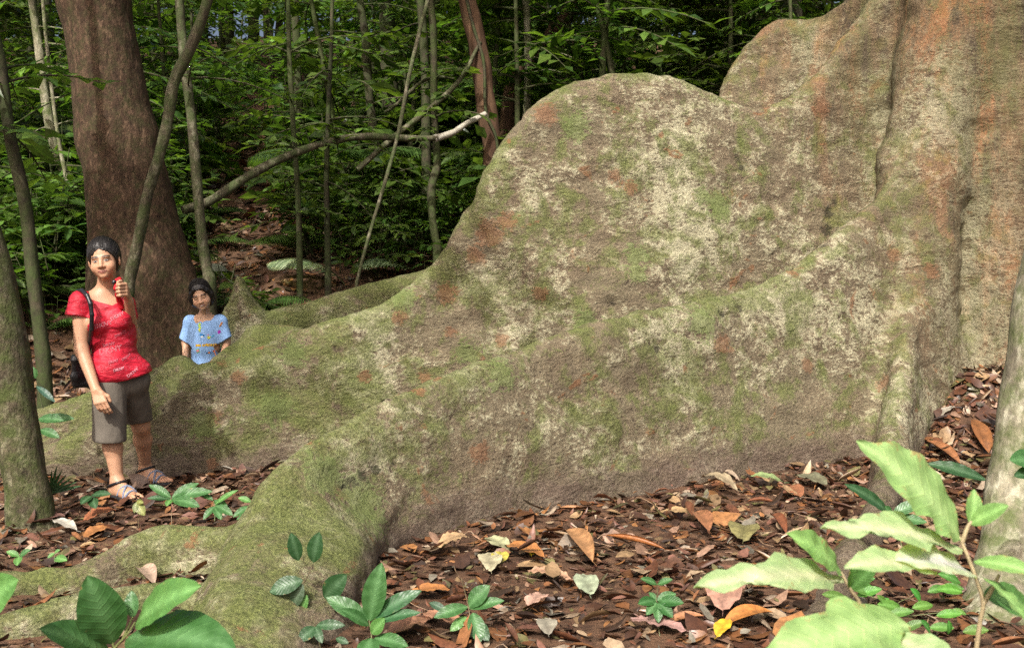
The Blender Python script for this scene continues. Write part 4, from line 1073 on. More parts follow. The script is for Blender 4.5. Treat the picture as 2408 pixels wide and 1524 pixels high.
plant_px('forest_seedling', 'bushy seedling between the woman and the toe of the front root', 'seedling', [[(505, 1225, 5.3), (505, 1195, 5.35), (500, 1172, 5.4)]],
    [((502, 1176, 5.4), (470, 1160, 5.42), .17, MG, (0, -.7, .8)), ((504, 1176, 5.4), (536, 1196, 5.34), .2, MG, (0, -.7, .8)), ((505, 1190, 5.36), (478, 1222, 5.3), .2, MG, (0, -.7, .8)), ((505, 1190, 5.36), (520, 1222, 5.28), .2, MG, (0, -.7, .8)), ((506, 1186, 5.36), (560, 1152, 5.36), .12, LG, (-.3, -.7, .6)), ((506, 1188, 5.36), (548, 1212, 5.3), .18, MG, (0, -.7, .8))], .0025, None, (.12, .14, .06), seed=170)
plant_px('forest_seedling', 'bright seedling tucked against the steep toe of the front root', 'seedling', [[(585, 1240, 4.95), (588, 1200, 4.98), (590, 1175, 5.0)]],
    [((590, 1180, 5.0), (560, 1170, 5.0), .26, LG, (0, -.7, .8)), ((590, 1180, 5.0), (612, 1172, 4.98), .26, LG, (0, -.7, .8)), ((589, 1190, 5.0), (548, 1216, 4.94), .2, MG, (0, -.7, .8)), ((589, 1192, 5.0), (602, 1216, 4.94), .26, MG, (0, -.7, .8)), ((588, 1210, 4.97), (556, 1222, 4.92), .22, MG, (0, -.7, .8))], .0025, None, (.12, .14, .06), seed=180)
plant_px('forest_seedling', 'dark seedling left of the woman\'s front sandal', 'seedling', [[(212, 1205, 5.55), (214, 1180, 5.6), (216, 1160, 5.6)]],
    [((216, 1164, 5.6), (262, 1162, 5.56), .17, DG, (0, -.7, .8)), ((215, 1166, 5.6), (190, 1186, 5.52), .3, DG, (0, -.7, .8)), ((215, 1170, 5.6), (226, 1196, 5.52), .26, DG, (0, -.7, .8))], .0022, None, (.12, .12, .06), seed=190)
plant_px('grass_tuft', 'dark grassy tuft between the blotched trunk and the woman', 'grass', [[(122, 1160, 5.9), (124, 1140, 5.9)]],
    [((122, 1160, 5.9), (110 + 12 * k, 1096 + 9 * abs(k - 2), 5.85), .045, DG, (.2, -.9, .3)) for k in range(8)], .002, None, (.1, .12, .05), seed=200)
plant_px('forest_seedling', 'pale three-leaved seedling at the foot of the blotched trunk', 'seedling', [[(46, 1330, 4.75), (46, 1305, 4.78)]],
    [((46, 1308, 4.78), (15, 1296, 4.78), .24, LG, (0, -.7, .8)), ((46, 1308, 4.78), (72, 1292, 4.78), .28, MG, (0, -.7, .8)), ((46, 1308, 4.78), (40, 1330, 4.72), .3, LG, (0, -.7, .8))], .002, None, (.12, .14, .06), seed=210)
plant_px('forest_seedling', 'tiny light-green seedling in the litter above the lowest left root', 'seedling', [[(128, 1322, 4.7), (128, 1298, 4.72)]],
    [((128, 1300, 4.72), (112, 1312, 4.7), .3, LG, (0, -.7, .8)), ((128, 1300, 4.72), (142, 1292, 4.72), .3, LG, (0, -.7, .8)), ((128, 1312, 4.72), (158, 1318, 4.68), .24, LG, (0, -.7, .8))], .002, None, (.12, .14, .06), seed=215)
plant_px('broadleaf_plant', 'dark strap-leaved plant beside the blotched trunk at knee height', 'plant', [[(100, 960, 6.4), (92, 925, 6.4), (84, 905, 6.4)]],
    [((86, 908, 6.4), (130, 946, 6.35), .12, (.03, .09, .06), (.2, -.8, .6)), ((90, 985, 6.5), (150, 990, 6.45), .2, MG, (0, -.7, .8)), ((92, 990, 6.5), (175, 985, 6.5), .18, MG, (0, -.7, .8)), ((94, 1010, 6.4), (140, 1030, 6.35), .2, MG, (0, -.7, .8)), ((84, 890, 6.4), (78, 862, 6.4), .3, MG, (0, -.8, .5))], .003, None, (.1, .12, .06), seed=220)

# pale fronds beyond the mossy root
def frond_thing(label, px, py, d, a, L, wid, tint, el=.9, npin=24):
    g = np.array(G(px, py))
    r = empty('palm_frond', g, label, 'frond', None)
    ml, ms = MB(), MB(); frond(ml, ms, np.zeros(3), a, L, wid, el, tint, npin)
    V, F_, C = ml.arrays(); mesh_obj('leaflets', V, F_, M_LEAF, r, C, False); ms.build('midrib', M_STEM, r)
frond_thing('pale arching frond with long narrow leaflets beyond the mossy root, left one', 815, 676, 9.4, 3.3, .95, .24, np.array([4.2, 2.9, 7.0]), 1.05, 22)
frond_thing('grey-green drooping frond beyond the mossy root, nearer the big root', 985, 652, 9.6, 3.4, .8, .26, np.array([2.6, 2.1, 4.5]), .95, 22)

# stone by the trail
b_ = Sdf(); b_.ell((0, 0, .05), (.13, .10, .10), k=.05); b_.ell((.08, .02, .02), (.09, .08, .07), k=.05)
V, Q = surface(b_, (-.25, -.25, -.15), (.3, .25, .25), .012)
V = V + pix_normals(V, Q) * np.array([mnoise.fractal(Vector(q * 9), 1, 2, 4) for q in V])[:, None] * .012
t = Nt('mossy_stone'); v = t.coord(); c = t.mix(t.ramp(t.noise(v, 16, 6, .7), [(.4, 0), (.6, 1)]), (.09, .105, .07), (.20, .22, .17)); M_STONE = t.out(c, .85, .2)
o = mesh_obj('stone', V, Q, M_STONE); o.location = tuple(G(507, 652)); tag(o, 'grey-green stone lying at the foot of the mossy sapling', 'stone')

# single fallen leaves one can point at
def fallen(px, py, Lpx, ang, col, label, W=.24, curl=.3, roll=0.0, rag=.1, ribs=.012, lift=.03, name='fallen_leaf', up=(0, -.1, 1), d_=None):
    g = G(px, py); d = g[1]; L = Lpx / F * d
    a = math.radians(ang)
    fs = 1 / max(.25, (CAMH - g[2]) / d)          # foreshortening of the ground
    dx = math.cos(a); dy = math.sin(a) * min(fs, 2.4)
    v = np.array([dx, dy]); v = v / np.linalg.norm(v); L = L * min(1.45, np.hypot(dx, dy))
    B = np.array([g[0] - v[0] * L / 2, d - v[1] * L / 2]); T = np.array([g[0] + v[0] * L / 2, d + v[1] * L / 2])
    B = np.array([*B, float(ground(*B)) + lift]); T = np.array([*T, float(ground(*T)) + lift * 1.5])
    col = np.array(col)
    V, Q, C = fine_leaf(B, T, up, W, col, col * .7, 14, .2, curl, rag, int(px + py), ribs, .5, roll, None, .02)
    mb = MB(); mb.add(V, Q, C)
    pt = B + (B - T) * np.array([.16, .16, 0]); tube(mb, [B, (B + pt) / 2, pt], [.0022, .002, .0015], 4, col=col * .6, cap=False)
    o = mb.build(name, M_DRY, None, origin=(B + T) / 2)
    tag(o, label, 'fallen leaf')
OR = (.34, .15, .05); RB = (.21, .085, .042); TN_ = (.36, .25, .13); PK = (.42, .27, .21); OL = (.19, .18, .075); GY = (.26, .25, .20); YE = (.62, .50, .03); GP = (.30, .34, .20); DB = (.09, .045, .028)
fallen(1362, 1308, 150, 118, (.36, .20, .095), 'long tan half-rolled leaf standing on end in the middle litter', .15, .2, 1.2, lift=.05)
fallen(1492, 1296, 138, 168, (.30, .115, .035), 'orange-brown tightly rolled leaf right of the tan rolled leaf', .12, .05, 2.4, 0, lift=.035)
fallen(1378, 1400, 88, 100, (.30, .36, .25), 'grey-green fallen leaf lying below the tan rolled leaf', .24, .2, 0, 0, lift=.04)
fallen(1254, 1314, 26, 60, YE, 'small bright yellow leaf near the front root', .4, .3)
fallen(1176, 1330, 50, 85, (.40, .36, .07), 'yellow-green leaf half under a pale leaf near the front root', .3, .2)
fallen(1152, 1340, 82, 100, (.38, .36, .24), 'pale grey leaf hanging point-down over the yellow-green one', .25, .25)
fallen(1170, 1298, 66, 150, (.32, .34, .20), 'pale green-grey leaf at the edge of the front root', .26, .2)
fallen(1066, 1304, 78, 15, (.36, .25, .14), 'ribbed tan leaf against the foot of the front root', .28, .5, 0, .1, .03, .05)
fallen(1010, 1410, 100, 5, OR, 'glossy orange-brown leaf behind the tall-leaved seedling', .22, .3)
fallen(1232, 1312, 100, 160, OR, 'orange leaf fading to pink, in front of the tiny yellow leaf', .22, .3)
fallen(1290, 1372, 104, 170, (.42, .26, .17), 'peach-coloured ribbed leaf below the orange one', .22, .3, 0, .1, .03)
fallen(1262, 1434, 60, 40, PK, 'pinkish crumpled leaf in the litter left of the grey-green leaf', .34, .5, 0, .3)
fallen(1804, 1150, 78, 178, (.20, .28, .12), 'green oval leaf lying near the foot of the big root', .27, .3, 0, 0, lift=.05)
fallen(1690, 1162, 78, 155, (.31, .26, .17), 'arched tan leaf left of the green oval leaf', .19, .7, 0, .1, .02, .05)
fallen(1790, 1195, 66, 178, RB, 'red-brown rolled leaf below the green oval leaf', .18, .2, 1.8)
fallen(1860, 1170, 66, 110, (.28, .12, .06), 'red-brown broad leaf right of the green oval leaf', .32, .4)
fallen(1905, 1145, 74, 140, (.15, .155, .10), 'dull olive leaf beside the running root', .28, .3)
fallen(1598, 1225, 88, 172, TN_, 'tan folded leaf in the far middle litter', .22, .4)
fallen(1650, 1252, 92, 100, (.28, .13, .065), 'red-brown upright leaf right of the tan folded leaf', .2, .3, .9, lift=.05)
fallen(1748, 1270, 110, 60, OL, 'large olive-brown leaf in the right-hand litter', .24, .3)
fallen(1830, 1250, 104, 88, (.22, .08, .04), 'dark red curled leaf right of the olive-brown leaf', .13, .3, 1.4)
fallen(1702, 1446, 110, 60, (.33, .19, .14), 'big crumpled pinkish-brown leaf left of the pale-green plant', .36, .7, 0, .2, .03, .06)
fallen(1760, 1476, 140, 12, (.40, .17, .045), 'big glossy orange leaf under the crumpled pinkish-brown one', .2, .35, .8, lift=.03)
fallen(1700, 1500, 62, 35, (.58, .38, .03), 'yellow-orange leaf at the bottom edge of the litter', .22, .3)
fallen(1548, 1490, 128, 165, (.36, .22, .20), 'flat dusty-pink leaf at the bottom middle', .17, .2, 0, .05, .02)
fallen(1610, 1480, 96, 5, (.36, .17, .08), 'orange-brown ribbed leaf above the dusty-pink one', .2, .3, .9, .1, .02)
fallen(1040, 1480, 120, 165, (.36, .19, .12), 'rusty ribbed leaf in front of the tall-leaved seedling', .2, .35, 0, .1, .03)
fallen(960, 1500, 110, 20, (.27, .14, .085), 'brown long leaf at the lower middle, partly under the seedling', .2, .35)
fallen(1285, 1495, 60, 100, GY, 'grey weathered leaf at the bottom edge', .3, .4)
fallen(150, 1258, 90, 165, (.42, .41, .36), 'silver-grey torn leaf in the litter left of the woman', .16, .3, 0, .5, .01, .04)
fallen(228, 1268, 50, 35, (.33, .15, .055), 'orange leaf at the lip of the low mossy root', .3, .3)
fallen(205, 1300, 40, 5, TN_, 'tan leaf on the low mossy root below the orange one', .26, .3)
fallen(345, 1375, 86, 150, (.36, .27, .21), 'pale curled leaf lying between the two low left roots', .2, .4, 1.0, .1)
fallen(236, 1228, 60, 25, (.27, .10, .045), 'rust-coloured leaf in front of the woman\'s front sandal', .3, .4)
fallen(120, 1236, 60, 8, (.16, .085, .07), 'dull purple-brown leaf at the foot of the blotched trunk', .34, .4)
fallen(2215, 1085, 88, 120, (.28, .125, .055), 'long chestnut ribbed leaf in the litter heap by the grey trunk', .15, .2, 1.0, .05, .02, .05)
fallen(2305, 1050, 80, 75, (.22, .095, .035), 'dark orange ribbed leaf against the grey trunk', .17, .2, .8, .05, .02, .05)
fallen(2180, 955, 50, 165, (.26, .27, .07), 'small yellow-green leaf in the litter heap', .24, .3)
fallen(2225, 985, 46, 5, (.33, .31, .26), 'pale curved leaf in the middle of the litter heap', .22, .5)
fallen(2155, 1000, 46, 35, (.36, .31, .23), 'small pale tan leaf at the left side of the litter heap', .24, .3)
fallen(2245, 880, 56, 175, (.40, .27, .15), 'light tan leaf at the top of the litter heap', .28, .3)
# ------------------------------------------------------------------ the two people
def basis(yaw, lean=0.0, pitch=0.0):
    """columns: lateral (to image right), backward, up.  yaw>0 turns the front to image right; lean>0 tips the top to image left"""
    R = Matrix.Rotation(yaw, 3, 'Z') @ Matrix.Rotation(-lean, 3, 'Y') @ Matrix.Rotation(pitch, 3, 'X')
    return np.array(R)
def pd(p):
    return lambda q: None
def plane(c, n):
    c = np.asarray(c, float); n = unit(np.asarray(n, float))
    return lambda p: (p - c) @ n

def add_head(b, c, R, s, child=False):
    L = lambda x, y, z: c + R @ (np.array([x, y, z]) * s)
    E = lambda q, r, k=.012, op='+', RR=R: b.ell(L(*q), np.array(r) * s, RR, k * s, op)
    E((0, .018, .042), (.074, .094, .088), .03)
    E((0, -.022, -.020), (.067, .066, .085), .03)
    E((0, -.038, -.066), (.050, .047, .034), .03)
    E((0, -.073, -.092), (.019, .016, .014), .022)
    for sg in (1, -1):
        E((sg * .043, -.054, -.036), (.027, .029, .027), .025)
        E((sg * .030, -.078, .021), (.026, .012, .009), .014)
    for sg in (1, -1):
        E((sg * .031, -.098, .001), (.017, .016, .0105), .012, '-')
        E((sg * .031, -.0745, .0), (.0150, .0125, .0110), .006)
    b.cone(L(0, -.083, .004), L(0, -.103, -.030), .0080 * s, .0122 * s, .014 * s)
    for sg in (1, -1): E((sg * .0145, -.091, -.0345), (.0095, .011, .008), .008)
    E((0, -.086, -.0600), (.018, .011, .0060), .006)
    E((0, -.085, -.0695), (.017, .011, .0070), .006)
    for sg in (1, -1): E((sg * .020, -.077, -.0605), (.011, .010, .0055), .008)
    for sg in (1, -1):
        a = Matrix.Rotation(sg * .5, 3, 'Z')
        RR = R @ np.array(a)
        E((sg * .082, .012, -.010), (.009, .021, .034), .008, '+', RR)

def head_colour(V, c, R, s, skin, closed=False):
    """paints lips, brows, eyes as skin pigment"""
    q = (V - c) @ R / s
    C = np.broadcast_to(np.array(skin), V.shape).copy()
    inh = (np.abs(q[:, 0]) < .1) & (q[:, 2] > -.13) & (q[:, 2] < .16) & (q[:, 1] < -.045)
    x, y, z = q.T; ax = np.abs(x)
    zl = z + .0655 - 9.0 * ax ** 2
    lip = inh & (np.hypot(x / .0285, zl / .0098) < 1) & (y < -.06)
    C[lip] = np.array(skin) * .3 + np.array([.27, .08, .075]) * .7
    mo = inh & (np.abs(zl) < .0016) & (ax < .027) & (y < -.06); C[mo] = (.07, .02, .02)
    if closed:          # open smile
        th = inh & (np.hypot(x / .021, (zl - .0005) / .0034) < 1) & (y < -.06); C[th] = (.56, .51, .44)
    br = inh & (np.abs(z - (.0265 - ((ax - .030) / .03) ** 2 * .006)) < .0050) & (ax > .011) & (ax < .054)
    C[br] = (.022, .015, .012)
    ex = (ax - .031)
    if closed:
        ln = inh & (np.abs(z + .004 + ex ** 2 * -12) < .0024) & (np.abs(ex) < .016); C[ln] = (.03, .02, .015)
    else:
        wh = inh & (np.hypot(ex / .0135, (z + .0005) / .0052) < 1); C[wh] = (.46, .42, .38)
        ir = inh & (np.hypot(ex - .002 * np.sign(x), (z - .0005) * 1.1) < .0062); C[ir] = (.02, .013, .01)
        ln = inh & (np.abs(z - .0058 + ex ** 2 * 20) < .0020) & (np.abs(ex) < .0165); C[ln] = (.02, .014, .012)
    ch = np.exp(-(((ax - .04) / .02) ** 2 + ((z + .035) / .02) ** 2)) * inh
    C = C * (1 - .0 * ch[:, None]); C[:, 0] *= 1 + .08 * ch
    return C

t = Nt('skin'); c = attr(t)
c = t.mix(1.0, c, t.ramp(t.noise(t.coord(), 30, 3), [(.3, .92), (.7, 1.07)]), 'MULTIPLY')
M_SKIN = t.out(c, .48, .4)
t.b.inputs['Subsurface Weight'].default_value = .08; t.b.inputs['Subsurface Radius'].default_value = (.012, .005, .003)
t = Nt('black_hair'); v = t.coord((1, 1, .12))
n_ = t.noise(v, 170, 3, .6); c = t.mix(t.ramp(n_, [(.35, 0), (.7, 1)]), (.006, .005, .005), (.022, .017, .014)); t.bump(n_, .6, .004); M_HAIR = t.out(c, .38, .5)
t = Nt('red_jersey'); v = t.coord((1, 1, 2.2), rot=(0, .25, 0))
n_ = t.noise(v, 20, 4, .6, .6); s_ = t.noise(t.coord((1, 1, 2.5), rot=(0, -.3, 0)), 120, 2, .7); ar = t.noise(t.coord((1, 1, 3), rot=(0, -.35, 0)), 9, 4, .6)
c = t.mix(t.ramp(n_, [(.3, 0), (.7, 1)]), (.33, .006, .018), (.56, .016, .040))
c = t.mix(t.math('MULTIPLY', t.ramp(s_, [(.56, 0), (.64, 1)]), t.ramp(ar, [(.48, 0), (.60, .55)])), c, (.60, .22, .28))
t.bump(n_, .7, .012); M_RED = t.out(c, .55, .35)
t = Nt('red_plain'); n_ = t.noise(t.coord(), 60, 3); t.bump(n_, .3, .003); M_RED2 = t.out(t.mix(n_, (.42, .006, .014), (.60, .012, .026)), .7, .2)
t = Nt('blue_cotton'); n_ = t.noise(t.coord((1, 1, .5)), 18, 4, .6); w_ = t.noise(t.coord(), 240, 2)
t.bump(t.math('ADD', n_, t.math('MULTIPLY', w_, .1)), .5, .012); M_BLUE = t.out(t.mix(n_, (.21, .37, .66), (.27, .44, .74)), .8, .15)
t = Nt('taupe_cloth'); n_ = t.noise(t.coord((1, 1, .6)), 15, 5, .6); t.bump(n_, .6, .012); M_TAUPE = t.out(t.mix(n_, (.095, .082, .066), (.165, .145, .120)), .85, .15)
t = Nt('black_leather'); n_ = t.noise(t.coord(), 40, 3); t.bump(n_, .4, .005); M_BLACK = t.out((.012, .012, .014), .35, .5)
t = Nt('sandal_sole'); M_SOLE = t.out((.022, .022, .024), .7, .3)
t = Nt('slate_webbing'); n_ = t.noise(t.coord(), 200, 2); M_WEB = t.out(t.mix(n_, (.13, .16, .23), (.22, .26, .35)), .7, .2)
t = Nt('print_ink'); M_INK = t.out(attr(t), .6, .2)

def solid(name, sdf, pad_pts, res, mat, parent, org, pad=.2, col=None, wr=0.0, wfreq=(10, 10, 4)):
    pts = np.array(pad_pts); lo, hi = pts.min(0) - pad, pts.max(0) + pad
    V, Q = surface(sdf, lo, hi, res, cull=True)
    if wr:
        N = pix_normals(V, Q)
        dd = np.array([mnoise.fractal(Vector((q[0] * wfreq[0], q[1] * wfreq[1], q[2] * wfreq[2])), 1, 2, 3) for q in V])
        V = V + N * (dd * wr)[:, None]
    C = col(V) if callable(col) else None
    o = mesh_obj(name, V - org, Q, mat, parent, C)
    return o, V, Q

def foot(b, heel, toe, ankle, side, s=1.0):
    heel = np.array(heel); toe = np.array(toe); up = np.array([0, 0, 1.])
    d = unit(toe - heel); lat = unit(np.cross(d, up)) * side       # towards the big toe
    b.cone(heel + up * .035 * s, ankle, .034 * s, .034 * s, .03)
    b.cone(heel + up * .035 * s, toe * .72 + heel * .28 + up * .026 * s + lat * .012 * s, .032 * s, .026 * s, .03)
    b.cone(ankle, toe * .70 + heel * .30 + up * .028 * s, .033 * s, .024 * s, .03)
    b.cone(heel + up * .03 * s, toe * .68 + heel * .32 + up * .022 * s - lat * .024 * s, .03 * s, .022 * s, .03)
    for i, (o_, r, f) in enumerate([(.034, .0125, 1.0), (.014, .0095, 1.0), (-.003, .009, .96), (-.018, .0085, .91), (-.032, .008, .85)]):
        kn = toe * .70 + heel * .30 + lat * o_ * s * .95 + up * .026 * s
        tp = heel + (toe - heel) * f + lat * o_ * s * 1.1 + up * .013 * s
        b.cone(kn, tp, r * 1.25 * s, r * s, .004)
    return d, lat, up

# ------------------ woman
w_org = np.array(G(300, 1170)); 
woman = empty('person', w_org, 'woman in red printed top, taupe knee shorts and strap sandals, one hand raised', 'person')
DW = 6.3
skinW = (.47, .262, .160)
Rt = basis(.40, .16)
Rp = basis(.40, .02)
B = lambda px, py, d: P(px, py, d)
chest, waist, pelvis, neck = B(254, 752, 6.33), B(268, 806, 6.34), B(283, 890, 6.36), B(243, 692, 6.33)
shR, shL = B(188, 709, 6.24), B(295, 716, 6.42)
elR, wrR = B(192, 823, 6.19), B(226, 918, 6.08)
elL, wrL = B(311, 790, 6.46), B(303, 709, 6.23)
heelR = np.array(G(271, 1172)); heelR[2] += .022
toeR = heelR + unit(np.array([.24, -.19, 0])) * .235
heelL = np.array(G(336, 1136)); heelL[2] += .022
toeL = heelL + unit(np.array([.25, -.15, 0])) * .235
ankR, ankL = heelR + unit(toeR - heelR) * .03 + [0, 0, .085], heelL + unit(toeL - heelL) * .03 + [0, 0, .085]
knR, knL = B(258, 1012, 6.22), B(331, 1000, 6.55)
hipR, hipL = B(256, 905, 6.28), B(310, 905, 6.42)
hc = B(245, 613, 6.28); RH = basis(.13, .15, .03); hs = 1.0
b = Sdf()
b.ell(chest, (.140, .100, .175), Rt, .04)
b.ell(waist, (.122, .092, .14), Rt, .06)
b.ell(pelvis, (.165, .115, .12), Rp, .06)
b.cone(neck + Rt @ [0, .02, -.03], hc + RH @ [0, .025, -.07], .054, .050, .04)
for S, sg in ((shR, -1), (shL, 1)):
    b.cone(neck + Rt @ [0, .01, -.015], S, .046, .050, .05)
    b.ell(chest + Rt @ [sg * .064, -.082, -.005], (.060, .056, .060), Rt, .03)
b.cone(shR, elR, .050, .040, .03); b.cone(elR, wrR, .041, .027, .02)
b.cone(shL, elL, .047, .040, .03); b.cone(elL, wrL, .041, .028, .02)
b.cone(hipR, knR, .088, .055, .04); b.cone(hipL, knL, .088, .055, .04)
for kn, an in ((knR, ankR), (knL, ankL)):
    cf = kn * .66 + an * .34 + np.array([-.004, .018, 0])
    b.cone(kn, cf, .053, .055, .03); b.cone(cf, an, .054, .034, .03)
foot(b, heelR, toeR, ankR, -1); foot(b, heelL, toeL, ankL, -1)
# hanging hand
hd = unit(B(240, 958, 6.04) - wrR); hs_ = unit(Rt @ [1, -.35, 0] - hd * (hd @ (Rt @ [1, -.35, 0]))); hn = np.cross(hs_, hd); hn = hn if hn[1] > 0 else -hn
for i, (o_, f) in enumerate([(.030, .92), (.010, 1.0), (-.010, .95), (-.028, .78)]):
    kn = wrR + hd * (.088 - .004 * i) + hs_ * o_
    b.cone(wrR + hs_ * o_ * .5, kn, .015, .0115, .012)
    p0 = kn
    for j, (ln, an) in enumerate([(.042, .35 + .08 * i), (.026, .75 + .1 * i), (.020, 1.1 + .1 * i)]):
        p1 = p0 + (hd * math.cos(an) + hn * math.sin(an)) * ln * f + hs_ * .001
        b.cone(p0, p1, .0095 - .001 * j, .0088 - .001 * j, .003); p0 = p1
th0 = wrR + hd * .03 + hs_ * .026; th1 = th0 + unit(hd * .75 + hs_ * .6 + hn * .3) * .04; th2 = th1 + unit(hd + hn * .45) * .032
b.cone(wrR + hd * .01 + hs_ * .01, th0, .016, .014, .012); b.cone(th0, th1, .0125, .011, .006); b.cone(th1, th2, .011, .009, .004)
# hand closed on the strap
for i in range(4):
    y0 = 669 + 8.3 * i; f = (0, 1, .5, -1.5)[i]
    kn = B(295 + .5 * i, y0, 6.15); m1 = B(281 - f, y0 + .8, 6.105); m2 = B(276 - f, y0 + 1.5, 6.125); tp = B(280, y0 + 2, 6.15)
    b.cone(wrL, kn, .018, .0125, .012)
    b.cone(kn, m1, .0108, .0102, .003); b.cone(m1, m2, .010, .0092, .003); b.cone(m2, tp, .0092, .0085, .003)
b.cone(wrL, B(293, 676, 6.20), .02, .016, .015); b.cone(B(293, 674, 6.19), B(283, 662, 6.16), .013, .011, .006); b.cone(B(283, 662, 6.16), B(277, 664, 6.13), .011, .009, .004)
add_head(b, hc, RH, hs)
pts = [heelR - .05, toeR, toeL, shR, shL, hc + np.array([0, 0, .12]), elR, elL, pelvis]
body, BV, BQ = solid('body', b, pts, .0036, M_SKIN, woman, w_org, .13, lambda V: head_colour(V, hc, RH, hs, skinW))

# hair
h = Sdf()
Lh = lambda x, y, z: hc + RH @ np.array([x, y, z])
h.ell(Lh(0, .024, .036), (.096, .102, .112), RH, .02); h.ell(Lh(0, .055, -.02), (.080, .06, .075), RH, .03)
h.ell(Lh(0, .095, -.005), (.045, .04, .05), RH, .03)
def hl(p):
    q = (p - hc) @ RH
    return (.068 - 1.30 * (q[:, 1] + .08) - q[:, 2] + .010 * np.exp(-(q[:, 0] / .018) ** 2)) / 1.64
h.fn(hl, .008)
solid('hair', h, [hc], .004, M_HAIR, woman, w_org, .2, None, .0025, (70, 70, 9))
def strands(parent, org, Lf, paths, r0, name='strands'):
    mb = MB()
    for p in paths:
        w = np.array([Lf(*q) for q in p]) - org
        k = rng.uniform(.006, .022)
        tube(mb, w, [r0 * .6, r0, r0, r0 * .9, r0 * .25], 4, 9, col=np.array([1, .85, .75]) * k, cap=False)
    return mb.build(name, M_STRAND, parent)
t = Nt('hair_strand'); M_STRAND = t.out(attr(t), .55, .3)
def on_hair(x0, y0, z0, cx, rx, ry, rz, cz, cy, off=1.012):
    v = np.array([x0 / rx, (y0 - cy) / ry, (z0 - cz) / rz]); v = v / np.linalg.norm(v) * off
    return (v[0] * rx, v[1] * ry + cy, v[2] * rz + cz)
rng = np.random.default_rng(77)
ps = []
for k in range(150):
    x = rng.uniform(-.078, .078); f = abs(x) / .08
    z0 = .083 - .06 * f ** 2 + rng.normal(0, .003); y0 = -.074 + .055 * f ** 2
    e = (rng.normal(0, .018), .115, .0 + rng.normal(0, .02))
    p = []
    for s_ in (0, .25, .5, .75, 1):
        q = (x * (1.15 - .5 * s_) * (1 if s_ < .9 else .8), y0 + (e[1] - y0) * s_, z0 + (e[2] - z0) * s_ + .09 * math.sin(math.pi * s_) * (1 - .5 * f))
        p.append(on_hair(*q, 0, .096, .102, .112, .036, .024, 1.0 + rng.uniform(0, .03)))
    ps.append(p)
for k in range(26):       # wisps at the temples and forehead
    sg = rng.choice([-1, 1]); x = sg * rng.uniform(.02, .07)
    a_ = on_hair(x, -.074 + .05 * (x / .08) ** 2, .080 - .06 * (x / .08) ** 2, 0, .096, .102, .112, .036, .024, .99)
    p = [a_]
    for j in range(4): a_ = (a_[0] + sg * rng.uniform(.001, .006), a_[1] + rng.uniform(-.003, .006), a_[2] - rng.uniform(.004, .012)); p.append(a_)
    ps.append(p)
strands(woman, w_org, Lh, ps, .0016)
# shorts
kR, kL = B(258, 1034, 6.21), B(327, 990, 6.54)
lR = Sdf().cone(B(257, 893, 6.275), kR, .104, .095, .05); lL = Sdf().cone(B(306, 900, 6.40), kL, .106, .083, .05)
cR = plane(kR + np.array([0, 0, -.004]), (-.10, .05, -1)); cL = plane(kL + np.array([0, 0, -.006]), (.06, .05, -1))
def legs(p):
    return np.minimum(smax(lR(p), cR(p), .008), smax(lL(p), cL(p), .008))
s = Sdf(); s.fn(legs, .05, '+'); s.ell(pelvis + np.array([0, 0, -.01]), (.176, .124, .12), Rp, .035)
shorts, SV, SQ = solid('shorts', s, [pelvis, kR, kL], .005, M_TAUPE, woman, w_org, .26, None, .006, (9, 9, 4))
# top
f_ = Sdf()
f_.ell(chest + Rt @ [0, 0, -.01], (.153, .114, .185), Rt, .04)
f_.ell(waist, (.132, .108, .15), Rt, .06)
f_.ell(B(283, 880, 6.35), (.190, .150, .135), Rp, .07)
for sg in (-1, 1): f_.ell(chest + Rt @ [sg * .064, -.090, -.008], (.068, .062, .066), Rt, .035)
f_.ell(B(257, 868, 6.28), (.118, .130, .125), Rp, .05)
for S in (shR, shL): f_.cone(neck + Rt @ [0, .01, -.03], S, .048, .057, .04)
f_.cone(shR, B(181, 741, 6.22), .060, .067, .03); f_.cone(shL, B(303, 742, 6.43), .050, .054, .03)
hz0 = B(282, 893, 6.24)
def cutw(p):
    u = (p - hz0) @ Rp[:, 0]
    hemz = hz0[2] - .012 + .045 * u / .18 - p[:, 2]
    pxu = CX + F * p[:, 0] / p[:, 1]
    zn = np.interp(pxu, [203, 209, 214, 236, 262, 277, 281, 286], [9, 703, 704, 711, 720, 711, 704, 9])
    zl = np.where(zn < 50, 9.0, CAMH - (zn - 600) / F * p[:, 1] + 0.0)
    neckc = (p[:, 2] - zl) * .8
    # sleeves end
    e1 = np.where(pxu < 216, (B(181, 748, 6.22)[2] + .25 * (p[:, 0] - shR[0]) - p[:, 2]), -1)
    e1 = np.where((pxu < 216) & (p[:, 2] > B(181, 770, 6.2)[2]), e1, -1)
    return np.maximum(hemz, neckc)
f_.fn(cutw, .004)
def sl_end(p):
    pxu = CX + F * p[:, 0] / p[:, 1]
    n = unit(shR - B(181, 745, 6.22)); d = -((p - B(181, 745, 6.22)) @ n)
    return np.where(np.linalg.norm(p - shR, axis=1) < .17, np.where((p - shR) @ Rt[:, 0] < .035, d, -1), -1)
f_.fn(sl_end, .006)
top, TPV, TPQ = solid('top', f_, [shR, shL, hz0, neck], .0045, M_RED, woman, w_org, .22, None, .005, (8, 8, 26))

